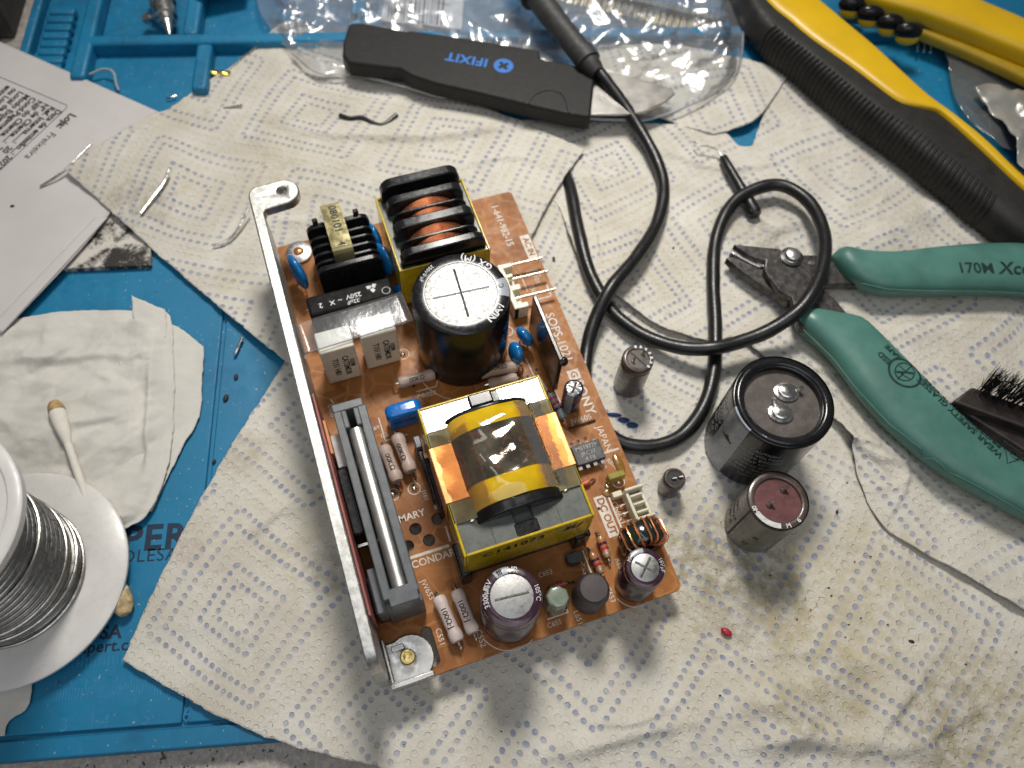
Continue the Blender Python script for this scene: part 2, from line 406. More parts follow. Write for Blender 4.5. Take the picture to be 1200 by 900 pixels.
M['greywhite'] = mat('white silicone pad', (.58, .58, .57), .55, var=.12, dust=.2)
M['olivechip'] = mat('olive chip capacitor', (.26, .21, .02), .35, var=.12, coat=.3)
M['hexgreen'] = mat('grey green cap', (.20, .24, .19), .28, var=.15, coat=.5)
M['inductor'] = mat('dull shrink sleeve', (.055, .042, .045), .5, var=.15, dust=.25, dcol=(.16, .14, .13))
M['toroid'] = mat('dark green core', (.010, .022, .018), .14, var=.2, coat=.7)
M['brass'] = mat('brass', (.62, .48, .20), .26, 1.0, var=.2)
M['gold'] = mat('gold pin', (.95, .84, .66), .3, .85, var=.1)
M['board'] = board_mat()
M['mat'] = mat_mat(); M['table'] = table_mat()
M['matink'] = mat('dark blue print', (.004, .022, .055), .6, var=.2)
M['matfaint'] = mat('faint pale print', (.02, .20, .40), .6, var=.2)
M['paper'] = mat('printer paper', (.60, .57, .56), .8, var=.05, ns=.03, dust=.18, dcol=(.42, .36, .32), spec=.2, bump=.06, bs=2)
M['ink'] = mat('toner', (.035, .03, .03), .6, var=.3, ns=1.0)
M['tissue'] = mat('soft tissue', (.63, .61, .565), .92, var=.06, ns=.08, spec=.1, bump=.95, bs=.34, dust=.2, dcol=(.55, .46, .30))
M['cotton'] = mat('cotton', (.82, .78, .70), .95, var=.06, spec=.1, bump=.6, bs=2.0)
M['cottondirty'] = mat('stained cotton', (.55, .42, .24), .95, var=.35, ns=.5, spec=.1, bump=.6, bs=2.0)
M['stick'] = mat('paper stick', (.80, .77, .70), .6, var=.05, spec=.3)
M['spool'] = mat('white polystyrene', (.72, .70, .68), .32, var=.07, ns=.08, sss=.2, bump=.10, bs=.6, dust=.3, dcol=(.45, .43, .40))
M['solder'] = mat('solder wire', (.42, .41, .39), .34, 1.0, var=.2, ns=.3)
M['teal'] = mat('teal grip', (.070, .190, .160), .42, var=.16, ns=.06, rv=.12, dust=.38, dcol=(.16, .20, .16), bump=.10, bs=1.2)
M['tealink'] = mat('dark green print', (.010, .03, .028), .5, var=.2)
M['toolyellow'] = mat('yellow handle plastic', (.72, .44, .006), .36, var=.05, ns=.05, rv=.06, bump=.05)
M['toolblack'] = mat('black handle rubber', (.020, .019, .018), .55, var=.2, ns=.2, dust=.22, dcol=(.12, .105, .095), bump=.15, bs=2, spec=.3)
M['brush'] = mat('dark brush block', (.030, .022, .020), .45, var=.3, dust=.3, dcol=(.2, .17, .15), bump=.15)
M['bristle'] = mat('black bristle', (.012, .011, .010), .4, var=.3)
M['logo'] = mat('blue logo print', (.01, .16, .55), .5, var=.1)
M['handle'] = mat('charcoal nylon handle', (.017, .0165, .0165), .52, var=.15, ns=.4, bump=.2, bs=3, dust=.12, dcol=(.10, .095, .09), spec=.28)
M['label'] = mat('white label', (.72, .72, .72), .55, var=.03)
M['film'] = film_mat('clear bag film', body=.13, rough=.19, bs=.15, bstr=.3, fk=2.6)
M['filmseam'] = film_mat('bag seam film', body=.35, rough=.1, bs=.2, bstr=.3)
M['shield'] = film_mat('clear insulating sheet', body=.04, rough=.16, bs=.12, bstr=.12, fk=.7)
M['amber'] = film_mat('amber tape', (.97, .84, .64), .03, .06, .12, .2, .7)
M['shiny'] = mat('grey foil bag', (.42, .41, .38), .25, .35, var=.2, ns=.05, bump=.4, bs=.12)
M['dirty'] = ferrite_dirty('sooty plate')
M['glue'] = mat('amber glue', (.26, .13, .02), .25, coat=.5)
M['x2black'] = mat('matt black box', (.010, .010, .011), .6, var=.3, dust=.12, dcol=(.12, .11, .10), spec=.12)
M['red'] = mat('red plastic crumb', (.42, .015, .04), .4, var=.2)
M['bits'] = mat('dark crumb', (.02, .018, .016), .6, var=.3)
M['greycard'] = mat('dark grey shade box', (.06, .055, .05), .7, var=.2)
M['drillbrass'] = mat('brass drill bit', (.80, .55, .12), .25, 1.0, var=.2)

# ------------------------------------------------------------------ numpy noise and sheets
_tab = RNG.rand(128, 128)
def vnoise(x, y, f, seed=0):
    x = x*f + seed*17.31; y = y*f + seed*9.77
    xi = np.floor(x).astype(int); yi = np.floor(y).astype(int); fx = x-xi; fy = y-yi
    fx = fx*fx*fx*(fx*(fx*6-15)+10); fy = fy*fy*fy*(fy*(fy*6-15)+10)
    g = lambda i, j: _tab[i % 128, j % 128]
    return (g(xi, yi)*(1-fx)+g(xi+1, yi)*fx)*(1-fy)+(g(xi, yi+1)*(1-fx)+g(xi+1, yi+1)*fx)*fy - .5
def fbm(x, y, f, o=3, seed=0):
    return sum(vnoise(x, y, f*2**i, seed+i)*.5**i for i in range(o))
def ridged(x, y, f, o=3, seed=0):
    return sum((.5-2*np.abs(vnoise(x, y, f*2**i, seed+i)))*.55**i for i in range(o))
def resample(pts, n):
    p = np.array(pts, float)
    if len(p) > 2:                                      # Catmull-Rom through the points
        q = np.vstack([2*p[0]-p[1], p, 2*p[-1]-p[-2]]); out = []
        for i in range(1, len(q)-2):
            t = np.linspace(0, 1, 14, endpoint=False)[:, None]
            a, b, c, d = q[i-1], q[i], q[i+1], q[i+2]
            out.append(.5*((2*b)+(-a+c)*t+(2*a-5*b+4*c-d)*t**2+(-a+3*b-3*c+d)*t**3))
        p = np.vstack(out+[p[-1:]])
    d = np.concatenate([[0], np.cumsum(np.linalg.norm(np.diff(p, axis=0), axis=1))]); d /= d[-1]
    s = np.linspace(0, 1, n)
    return np.stack([np.interp(s, d, p[:, k]) for k in range(p.shape[1])], 1)
def px(pts, z=0): return [tuple(at(a, b, z))[:2] for a, b in pts]
def seg_dist(x, y, pl):
    best = np.full(x.shape, 1e9)
    for (ax, ay), (bx, by) in zip(pl[:-1], pl[1:]):
        dx, dy = bx-ax, by-ay; t = np.clip(((x-ax)*dx+(y-ay)*dy)/(dx*dx+dy*dy+1e-9), 0, 1)
        best = np.minimum(best, np.hypot(x-ax-t*dx, y-ay-t*dy))
    return best
def sheet(name, m, bottom, right, top, left, nu, nv, hf, thick=.3, rot=0, jit=.25, parent=None, zpx=0):
    'Coons patch: bottom a->b, right b->c, top d->c, left a->d (pixel lists); hf(x, y, s, t) gives the height'
    Bo, Ri, To, Le = [resample(px(q, zpx), n) for q, n in ((bottom, nu), (right, nv), (top, nu), (left, nv))]
    s = np.linspace(0, 1, nu)[None, :, None]; t = np.linspace(0, 1, nv)[:, None, None]
    P = (1-t)*Bo[None]+t*To[None]+(1-s)*Le[:, None]+s*Ri[:, None] - ((1-s)*(1-t)*Bo[0]+s*(1-t)*Bo[-1]+(1-s)*t*To[0]+s*t*To[-1])
    X, Y = P[..., 0].copy(), P[..., 1].copy()
    X += jit*fbm(X, Y, .35, 3, 3)*2; Y += jit*fbm(X, Y, .35, 3, 8)*2
    Z = hf(X, Y, np.broadcast_to(s[..., 0], X.shape), np.broadcast_to(t[..., 0], X.shape))
    V = np.stack([X, Y, Z], -1).reshape(-1, 3)
    idx = np.arange(nu*nv).reshape(nv, nu)
    q = np.stack([idx[:-1, :-1], idx[:-1, 1:], idx[1:, 1:], idx[1:, :-1]], -1).reshape(-1, 4)
    ring = np.concatenate([idx[0, :], idx[1:, -1], idx[-1, -2::-1], idx[-2:0:-1, 0]])
    k = len(V); low = V[ring].copy(); low[:, 2] -= thick
    V2 = np.vstack([V, low]); m2 = len(ring); a = np.arange(m2); b2 = (a+1) % m2
    sk = np.stack([ring[b2], ring[a], k+a, k+b2], -1)
    Fc = np.vstack([q, sk])
    # keep the front side up
    n = np.cross(V[q[0][1]]-V[q[0][0]], V[q[0][2]]-V[q[0][0]])
    if n[2] < 0: Fc = Fc[:, ::-1]
    me = bpy.data.meshes.new(name); me.from_pydata((V2*S).tolist(), [], Fc.tolist())
    me.polygons.foreach_set('use_smooth', np.ones(len(Fc), bool)); me.materials.append(m)
    c, sn = math.cos(R(rot)), math.sin(R(rot))
    UV = np.stack([V2[:, 0]*c-V2[:, 1]*sn+500, V2[:, 0]*sn+V2[:, 1]*c+500], -1)
    li = np.empty(len(me.loops), int); me.loops.foreach_get('vertex_index', li)
    ul = me.uv_layers.new(name='UVMap'); ul.data.foreach_set('uv', UV[li].ravel())
    o = bpy.data.objects.new(name, me); COL.objects.link(o); o.parent = parent
    return o

_rb = np.random.RandomState(5)
def crumple(X, Y, n, lo_, hi_, c0, c1, x0, x1, y0, y1, rs):
    'upper envelope of tilted pyramids: flat facets that meet in sharp creases'
    out = np.full(X.shape, -9.0)
    for _ in range(n):
        p = at(rs.uniform(x0, x1), rs.uniform(y0, y1), 4); a = rs.uniform(0, math.pi); k1, k2 = rs.uniform(lo_, hi_), rs.uniform(lo_, hi_)*.7
        dx, dy = X-p.x, Y-p.y; ca, sa = math.cos(a), math.sin(a); b = rs.uniform(.6, 2.4)
        out = np.maximum(out, rs.uniform(c0, c1)-k1*np.abs(dx*ca+dy*sa)-k2*np.abs(dx*math.cos(a+b)+dy*math.sin(a+b)))
    return out

# ================================================================== SETTING
MATZ = -1.0
tb = B().box(-520, -320, -36, 520, 700, -6.5).build('table_top', M['table'], None, 2); tag(tb, kind='structure')

# ---- blue silicone mat (its own axes run 9 degrees off the camera's)
m0 = at(0, 868, MATZ)
mat_t = thing('repair_mat', (m0.x, m0.y, -6.5), 'blue silicone repair mat with raised tray walls lying under everything', 'mat', 9.2)
Mi = (T(m0.x, m0.y, 0) @ RZ(9.2)).inverted()
def ml(x, y, z=MATZ):
    p = Mi @ at(x, y, z); return p.x, p.y
zt = MATZ+6.5                                       # mat surface above the table, in mat space
yb = ml(170, 881)[1]; yi = ml(150, 858)[1]
xl = ml(38, 30)[0]
xv = ml(251, 490)[0]; xs = ml(92, 50, 4)[0]
ym = ml(190, 48, 4)[1]
b = B().box(xl, yb, 0, 470, 420, zt-1.2)
b.box(xl, yi+1.2, zt-1.2, xv-.6, ym, zt)            # main field, left of the groove
b.box(xv+.6, yi+1.2, zt-1.2, 470, ym, zt-.15)
b.box(xl, yb, zt-1.2, 470, yi, zt+.9)               # raised rim at the near edge
b.build('base', M['mat'], mat_t, .7, 3)
wl = B()
wl.box(xs, ym-2.6, zt-1, 470, ym+3.4, zt+6)            # long tray wall
for X0, ya, yb2 in ((ml(226, 20, 4)[0], ym+3.2, 420), (ml(236, 85, 4)[0], ml(236, 106, 4)[1], ym-2.8), (ml(98, 60, 4)[0], ml(90, 92, 4)[1], 420), (ml(420, 30, 4)[0], ym-2, 420)):
    wl.box(X0-3.2, ya, zt-1, X0+3.2, yb2, zt+5.98)
wl.build('tray_wall', M['mat'], mat_t, 1.4, 3)
for i in range(9):
    y0 = ml(60, 12+9.5*i, 2)[1]
    B().box(xl+7, y0-2.1, zt-.5, xs-6, y0+2.1, zt+3.2).build('rib', M['mat'], mat_t, .9)
B().box(xl, ml(30, 62, 3)[1], zt-1, xl+4, 420, zt+4).build('rim', M['mat'], mat_t, 1)
MT = lambda x, y, rot=0: T(*ml(x, y), zt+.03) @ RZ(rot)
text('EXPERT', 11.2, M['matink'], mat_t, MT(167, 632), off=.03, space=1.1)
text('WHOLESALE', 5.6, M['matink'], mat_t, MT(166, 652), space=1.06)
text('USA', 5.4, M['matink'], mat_t, MT(122, 742), off=.03)
text('www.expert.com', 4.6, M['matink'], mat_t, MT(106, 759), off=.02, space=1.05)
rule = B()
for i in range(64):
    p = ml(62+3.6*i, 822-.23*i); hh = 3.2 if i % 5 else 5.4
    rule.box(p[0]-.16, p[1], zt, p[0]+.16, p[1]+hh, zt+.03)
for i in range(40):
    p = ml(85+5.2*i, 783-.4*i); rule.box(p[0]-.16, p[1], zt, p[0]+.16, p[1]+4, zt+.03)
tag(rule.build('ruler_marks', M['matfaint'], mat_t), kind='stuff')
for i, ch in enumerate('34567'):
    text(ch, 5.2, M['matfaint'], mat_t, MT(75+48*i, 850-4*i), name='numeral')

# ---- paper towels
yel = (.55, .47, .28); gry = (.20, .18, .14); brn = (.36, .20, .08)
ST = [(868, 690, 20, gry, 1.0), (845, 655, 15, gry, .9), (905, 665, 12, gry, .9), (980, 800, 10, gry, .6), (1105, 855, 16, gry, .6), (930, 830, 8, gry, .6), (900, 720, 45, yel, .55), (1050, 790, 40, yel, .5), (1160, 830, 26, (.33, .26, .10), .75), (1000, 700, 30, yel, .45),
      (370, 655, 14, yel, .6), (385, 670, 8, gry, .55), (345, 580, 20, yel, .25), (275, 530, 8, brn, .5), (222, 645, 5, (.35, .12, .10), .7), (720, 260, 24, yel, .35), (760, 340, 26, yel, .3),
      (1060, 270, 14, gry, .35), (905, 255, 12, gry, .45), (880, 275, 10, gry, .4), (1130, 395, 24, (.40, .34, .24), .4), (660, 345, 12, yel, .4), (960, 780, 20, yel, .35), (760, 700, 26, yel, .35)]
STA = [(168, 248, 13, gry, .55), (185, 228, 20, yel, .3), (330, 215, 16, yel, .45), (268, 330, 6, yel, .6), (370, 160, 30, (.50, .42, .26), .4), (210, 130, 14, (.5, .4, .2), .45), (630, 215, 14, yel, .3), (500, 190, 22, yel, .3), (260, 200, 18, yel, .25)]
towB = towel_mat('kitchen paper', ST); towA = towel_mat('kitchen paper upper', STA); towC = towel_mat('kitchen paper right', ST)
def crease(X, Y, pts, A, wd):
    pl = resample(px(pts), 24); d = seg_dist(X, Y, pl); return A*np.exp(-(d/wd)**2)
def fold(X, Y, pts, A, wd, side=1):
    'a sharp fold: steep on one side, running out softly on the other, fading at its ends'
    pl = resample(px(pts), 24); best = np.full(X.shape, 1e9); sg = np.zeros(X.shape); al = np.zeros(X.shape)
    for i, ((ax, ay), (bx, by)) in enumerate(zip(pl[:-1], pl[1:])):
        dx, dy = bx-ax, by-ay; L2 = dx*dx+dy*dy+1e-9; t = np.clip(((X-ax)*dx+(Y-ay)*dy)/L2, 0, 1)
        d = np.hypot(X-ax-t*dx, Y-ay-t*dy); m = d < best
        best = np.where(m, d, best); sg = np.where(m, np.sign(dx*(Y-ay)-dy*(X-ax)), sg); al = np.where(m, (i+t)/(len(pl)-1), al)
    sd = best*sg*side
    return A*np.sin(np.pi*np.clip(al, .06, .94))**.6*np.where(sd > 0, np.exp(-sd/(wd*2.2)), np.exp(-(sd/(wd*.35))**2))
def calm(X, Y):                                     # flat under the power supply
    d = np.hypot((X-2)/62, (Y-118)/98); return np.clip((d-.75)/.5, 0.12, 1)
def hB(X, Y, s, t):
    h = .9*fbm(X, Y, .03, 4, 1)+.55*ridged(X, Y, .022, 3, 5)+.4*ridged(X, Y, .065, 3, 12)
    h *= calm(X, Y)
    h += fold(X, Y, [(1020, 870), (1050, 830), (1078, 795)], 2.2, 4)+fold(X, Y, [(690, 848), (740, 848), (790, 828)], 1.6, 3)+fold(X, Y, [(655, 890), (740, 862), (810, 848)], 1.5, 4)+fold(X, Y, [(900, 822), (925, 828), (940, 842)], 1.8, 2.5, -1)+fold(X, Y, [(860, 880), (930, 868), (1000, 880)], 1.8, 5)+fold(X, Y, [(1060, 880), (1110, 850), (1150, 830)], 1.4, 4)+fold(X, Y, [(300, 626), (340, 590), (376, 580)], .9, 2.5)+fold(X, Y, [(860, 770), (950, 765), (1040, 790)], .9, 5)+fold(X, Y, [(560, 800), (600, 790), (660, 800), (668, 850)], .8, 4)
    h += crease(X, Y, [(890, 825), (935, 850), (905, 880)], 2.0, 3.5)+crease(X, Y, [(640, 880), (720, 868), (780, 850)], 1.0, 3)+crease(X, Y, [(900, 860), (1010, 870), (1090, 880)], 1.6, 3)
    h += crease(X, Y, [(300, 620), (330, 600), (375, 590)], .8, 2)+crease(X, Y, [(650, 810), (668, 830), (670, 860)], .5, 1.4)+crease(X, Y, [(860, 835), (960, 800), (1010, 780)], .8, 4)
    lift = np.exp(-(np.minimum(s, t)*35)**2)*.5
    return .2+np.maximum(h, -.5)+lift+.06*fbm(X, Y, .5, 2, 9)
tB = sheet('paper_towel', towB, [(145, 774), (240, 830), (330, 870), (440, 898), (640, 950), (1330, 980)], [(1330, 980), (1310, 600), (1290, 330)], [(430, 262), (580, 196), (800, 210), (1290, 330)],
           [(145, 774), (188, 680), (240, 578), (290, 495), (335, 425), (430, 262)], 330, 300, hB, rot=30)
tag(tB, 'large stained blue dotted kitchen paper under the circuit board and across the foreground', 'paper towel', 'kitchen paper sheets spread over the mat')
seam = [(590, 232), (625, 232), (652, 240), (668, 285), (690, 330), (735, 362), (775, 388), (830, 402), (868, 402), (925, 455), (985, 512), (1000, 555), (1027, 613), (1070, 645), (1120, 672), (1240, 745)]
def hC(X, Y, s, t):
    h = 1.3*fbm(X, Y, .022, 4, 21)+.9*ridged(X, Y, .016, 3, 25)+.5*ridged(X, Y, .065, 3, 12)
    h += fold(X, Y, [(965, 505), (993, 522), (1020, 540), (1050, 546)], 2.6, 3.0)+fold(X, Y, [(990, 522), (1008, 524), (1030, 531)], 1.6, 1.6)+fold(X, Y, [(1008, 569), (1040, 573), (1060, 562)], 1.3, 2.0, -1)+fold(X, Y, [(1018, 540), (1032, 552), (1038, 562)], 1.2, 1.5)
    h += fold(X, Y, [(1030, 618), (1058, 566), (1050, 490)], 1.5, 2.4)+fold(X, Y, [(1140, 600), (1120, 590), (1100, 610)], .8, 2)+fold(X, Y, [(1140, 706), (1170, 704), (1200, 700)], 1.0, 2, -1)+fold(X, Y, [(905, 320), (870, 300), (850, 270)], 1.2, 4)+fold(X, Y, [(780, 240), (820, 300), (830, 360)], .8, 4)+fold(X, Y, [(690, 245), (700, 300), (712, 330)], 1.0, 3, -1)+fold(X, Y, [(760, 170), (840, 200), (930, 190)], 1.4, 5)+fold(X, Y, [(900, 470), (940, 440), (1000, 430)], 1.2, 4)+crease(X, Y, [(1000, 270), (1020, 255), (1035, 232)], .8, 1.3)+crease(X, Y, [(925, 265), (890, 285), (875, 300)], 2.2, 4)
    h += crease(X, Y, [(1020, 285), (1060, 260), (1090, 250)], 2.0, 6)+crease(X, Y, [(1030, 395), (1100, 390), (1160, 395)], 1.5, 6)+crease(X, Y, [(700, 345), (735, 340), (780, 368)], .9, 1.5)
    q_ = np.clip((s-.07)*12, 0, 1)
    return .4+.8*q_+np.maximum(h, -.7)*q_+q_*np.exp(-(t*22)**2)*1.5*(.6+fbm(X, Y, .05, 2, 4))+.06*fbm(X, Y, .5, 2, 9)
tC = sheet('paper_towel', towC, seam, [(1240, 745), (1240, 520), (1235, 300)], [(590, 140), (720, 146), (800, 150), (846, 158), (866, 173), (884, 171), (890, 146), (905, 114), (930, 92), (970, 92), (1040, 168), (1110, 245), (1235, 300)],
           [(590, 232), (580, 190), (590, 140)], 300, 220, hC, rot=-38)
tag(tC, 'crumpled kitchen paper sheet with torn creased edge lying under the teal cutters', 'paper towel', 'kitchen paper sheets spread over the mat')
def hA(X, Y, s, t):
    h = .9*fbm(X, Y, .025, 4, 41)+.7*ridged(X, Y, .02, 3, 45)+.4*ridged(X, Y, .065, 3, 12); h *= calm(X, Y)
    h += fold(X, Y, [(330, 150), (400, 162), (520, 166), (610, 152)], 2.0, 5)+fold(X, Y, [(540, 200), (600, 190), (640, 200)], 1.0, 4)+fold(X, Y, [(380, 110), (450, 125), (560, 150)], 1.3, 4, -1)+crease(X, Y, [(330, 260), (365, 262), (380, 250)], .9, 2)+crease(X, Y, [(300, 165), (350, 190), (420, 195)], .7, 4)
    k_ = at(83, 210, 3); dc = np.hypot(X-k_.x, Y-k_.y); up_ = np.clip((50-dc)/16, 0, 1); up_ = up_*up_*(3-2*up_)
    return 1.0+3.4*up_+1.5*np.clip((s-.45)/.3, 0, 1)+np.maximum(h, -.7)+.9*np.exp(-(s*25)**2)+.06*fbm(X, Y, .5, 2, 9)+ crease(X, Y, [(664, 208), (650, 190), (632, 172)], .8, 4)
tA = sheet('paper_towel', towA, [(83, 210), (200, 312), (335, 426), (430, 480)], [(430, 480), (560, 400), (608, 312), (645, 238), (684, 180)], [(300, 62), (350, 28), (470, 90), (560, 128), (615, 150), (684, 180)],
           [(83, 210), (192, 137), (300, 62)], 240, 200, hA, rot=12)
tag(tA, 'kitchen paper sheet with one pointed corner toward the invoice, under the aluminium bracket', 'paper towel', 'kitchen paper sheets spread over the mat')
def hD(X, Y, s, t): return 1.7+1.4*fbm(X, Y, .05, 3, 61)+.5*ridged(X, Y, .05, 2, 3)+1.5*t
tD = sheet('paper_towel_scrap', towB, [(690, 120), (762, 139), (800, 152), (835, 162)], [(835, 162), (880, 148), (905, 118), (926, 88)], [(700, 60), (800, 62), (926, 88)], [(690, 120), (700, 60)], 90, 60, hD, rot=70)
tag(tD, 'small white paper towel corner sticking out from under the clear bag', 'paper towel')

# ---- invoice sheet
inv = [(-190, -30), (14, 60), (192, 137), (225, 152), (180, 205), (128, 262), (60, 335), (8, 396), (-60, 470)]
def hI(X, Y, s, t): return 3.0+0*X
invo = thing('invoice', (0, 0, 0), 'white printed invoice sheet lying at the left under the towel corner', 'paper')
sheet('paper', M['paper'], [(14-400, 60-176), (14, 60), (199, 142)], [(199, 142), (128, 262), (8, 396)], [(-420, 300), (-200, 345), (8, 396)], [(-386, -116), (-420, 300)], 90, 60, hI, .15, jit=0, parent=invo)
sheet('paper_margin', M['paper'], [(116, 262), (128, 262), (130, 262)], [(130, 262), (8, 396)], [(-8, 392), (0, 394), (8, 396)], [(116, 262), (-8, 392)], 8, 40, lambda X, Y, s, t: 3.5+0*X, .3, jit=0, parent=invo)
# print frame: x runs along the lines (down-left in the picture), y up is toward the lower right
pa = at(86, 134, 3.0); pb = at(33, 184, 3.0)
ex = Vector((pb.x-pa.x, pb.y-pa.y, 0)).normalized(); ey = Vector((0, 0, 1)).cross(ex)
IM = Matrix(((ex.x, ey.x, 0, pa.x), (ex.y, ey.y, 0, pa.y), (0, 0, 1, 3.08), (0, 0, 0, 1)))
text('Loja:', 4.4, M['ink'], invo, IM @ T(0, 0, 0), off=.035, ax='LEFT', name='lettering')
text('Freixeira', 4.2, M['ink'], invo, IM @ T(11.2, 0, 0), ax='LEFT')
rows = ['Data de emissão...: 2023', 'Ref. Interna......:  20', 'Nº de Cliente....:  20', 'NIF do Cliente.....:', 'Cond.Pagamento....:', 'Modo Expedição....:', 'Local de Expedição', 'ou Local de', 'entrega...........:']
q0 = IM.inverted() @ at(70, 129, 3.0); q1 = IM.inverted() @ at(11, 101, 3.0)
for i, s_ in enumerate(rows):
    k = i/8.0
    text(s_, 3.5, M['ink'], invo, IM @ T(q0.x+(q1.x-q0.x)*k, q0.y+(q1.y-q0.y)*k, 0), off=.03, ax='LEFT')
fr = B(); c1 = IM.inverted() @ at(77, 127, 3.0); c2 = IM.inverted() @ at(-20, 82, 3.0)
fr.tube([(c2.x, c2.y, 0), (c1.x-1.5, c1.y-.6, 0), (c1.x, c1.y+.2, 0), (c1.x+2, c1.y+.3, 0), (c1.x+70, c1.y+.3, 0)], .12, 5, True, IM)
fr.build('printed_frame', M['ink'], invo)

# sooty plate beneath
pl = thing('sooty_plate', tuple(at(135, 290, 0)), 'soot stained white metal plate between invoice and towel', 'plate')
o_ = at(135, 290, 0)
B().prism([(p[0]-o_.x, p[1]-o_.y) for p in px([(60, 318), (178, 313), (178, 285), (128, 225), (40, 240)])], MATZ+.05, 1.3).build('plate_body', M['dirty'], pl, .25)

# ---- tissue on the left
def hT(X, Y, s, t):
    h = 2.6*ridged(X, Y, .013, 3, 81)+1.6*fbm(X, Y, .03, 4, 85)+1.3*ridged(X, Y, .04, 3, 87)
    h += fold(X, Y, [(0, 425), (60, 425), (130, 420), (160, 424)], 3, 4)+fold(X, Y, [(30, 440), (70, 420), (100, 395)], 2.2, 3)+fold(X, Y, [(0, 485), (60, 482), (150, 460)], 2.5, 4, -1)+fold(X, Y, [(80, 505), (110, 502), (150, 490)], 1.6, 2.5)+fold(X, Y, [(186, 400), (180, 480), (175, 590)], 3.0, 4)+fold(X, Y, [(120, 560), (150, 530), (160, 460)], 1.6, 4)
    e = np.minimum(np.minimum(1-s, t), 1-t)
    h += .8*fbm(X, Y, .12, 3, 90)+1.0*ridged(X*.5+Y, Y*.4, .05, 2, 93)+.8*ridged(X-Y*.6, Y, .085, 3, 97)
    h += 1.7*np.maximum(-3, crumple(X, Y, 70, .06, .28, .5, 3.0, -100, 230, 350, 680, np.random.RandomState(8)))
    return .8+np.maximum(0, .75*(h+.6))*np.clip(e*12, .3, 1)
tt_ = thing('crumpled_tissue', tuple(at(100, 480, 0)), 'crumpled white tissue lying behind the solder spool on the blue mat', 'tissue')
t0 = at(100, 480, 0)
def tsheet(*a, **k):
    o = sheet(*a, parent=tt_, **k); o.data.transform(Matrix.Translation(-t0*S)); return o
tsheet('tissue_ply', M['tissue'], [(-160, 690), (0, 650), (95, 628), (152, 622)], [(152, 622), (178, 600), (200, 545), (206, 470), (204, 385), (197, 369)], [(-160, 420), (30, 374), (120, 366), (197, 369)], [(-160, 690), (-160, 420)], 150, 130, hT, rot=0)
def hT2(X, Y, s, t): return .5+1.2*np.maximum(0, ridged(X, Y, .02, 2, 91))+1.6*(1-s)
tsheet('tissue_ply', M['tissue'], [(120, 600), (178, 600)], [(178, 600), (214, 525), (233, 490), (238, 440), (240, 408)], [(150, 385), (205, 384), (240, 408)], [(120, 600), (150, 385)], 60, 70, hT2)
tsheet('tissue_fold', M['tissue'], [(163, 420), (197, 398)], [(197, 398), (199, 384), (197, 369)], [(160, 354), (178, 362), (197, 369)], [(163, 420), (160, 354)], 30, 30, lambda X, Y, s, t: 3.2+1.2*t-.6*s+.8*fbm(X, Y, .08, 2, 4))
tf = sheet('tissue_scrap', M['tissue'], [(-60, 870), (5, 862)], [(5, 862), (12, 845), (32, 830), (38, 797)], [(-60, 800), (38, 797)], [(-60, 870), (-60, 800)], 40, 40, lambda X, Y, s, t: .3+1.8*np.maximum(0, ridged(X, Y, .03, 2, 95))*(1-s))
tag(tf, 'white tissue corner poking out below the solder spool at the near left edge', 'tissue')

# ================================================================== POWER SUPPLY BOARD
bo = at(800, 690, 9)
psu = thing('power_supply_board', (bo.x, bo.y, 0), 'brown power supply circuit board crowded with components and an aluminium side bracket', 'circuit board', 23.86)
ZB = 9.0
def hole_cut(o, cutters):
    cb = B()
    for c in cutters: c(cb)
    co = cb.build('cut', None); co.parent = o.parent
    md = o.modifiers.new('b', 'BOOLEAN'); md.object = co; md.operation = 'DIFFERENCE'; md.solver = 'EXACT'
    dg = bpy.context.evaluated_depsgraph_get(); me = bpy.data.meshes.new_from_object(o.evaluated_get(dg))
    o.modifiers.clear(); old = o.data; o.data = me; bpy.data.meshes.remove(old); bpy.data.objects.remove(co)
brd = B().prism([(-88, .2), (-1.2, 0), (0, 1.2), (0, 155.4), (-1, 156.4), (-88, 156.4)], 7.4, ZB).build('circuit_board', M['board'], psu)
cuts = [lambda c, u=u, v=v: c.cyl(1.9, 0, 20, 20, T(u, v, 0)) for u, v in ((-69.6, 42.0), (-62.4, 42.9), (-66.7, 37.4), (-73.2, 37.6))]
slot = [(-74.9+1.7*math.cos(a), (12.0 if math.sin(a) > 0 else 4.0)+1.7*math.sin(a)) for a in np.linspace(0, 2*math.pi, 24, endpoint=False)]
cuts.append(lambda c: c.prism(slot, 0, 20))
hole_cut(brd, cuts)
me = brd.data; me.polygons.foreach_set('use_smooth', [False]*len(me.polygons)); 
def bt(s, u, v, size, rot=0, m='white', z=ZB, **k): return text(s, size, M[m], psu, T(u, v, z+.05) @ RZ(rot), **k)
# silkscreen legends
bt('1-641-982-15', -8.3, 142.2, 3.6, -90, off=.015)
bt('SOPS-1021', -5.0, 91.5, 4.4, -90, off=.01)
bt('SONY', -4.9, 67.6, 4.6, -90, off=.02, space=1.1); bt('JAPAN', -4.3, 51.8, 3.2, -90)
bt('JW605', -8.8, 60.4, 2.6, 0); bt('PRIMARY', -71.7, 46.2, 3.1, 0, off=.015); bt('SECONDARY', -67.6, 31.6, 3.1, 0, off=.015)
bt('CN651', -9.4, 27.4, 2.6, -90); bt('JW653', -71.3, 23.4, 2.3, -80); bt('C551', -71.6, 9.5, 2.3, -90); bt('C552', -60.8, 5.5, 2.3, -90)
bt('C691', -72.5, 77.6, 2.0, 0); bt('L651', -32.4, 2.0, 2.2, -90); bt('C653', -21.0, 5.2, 2.2, -90); bt('R655', -25.6, 14.2, 2.2, -90); bt('J101', -63.9, 51.2, 2.0, -90)
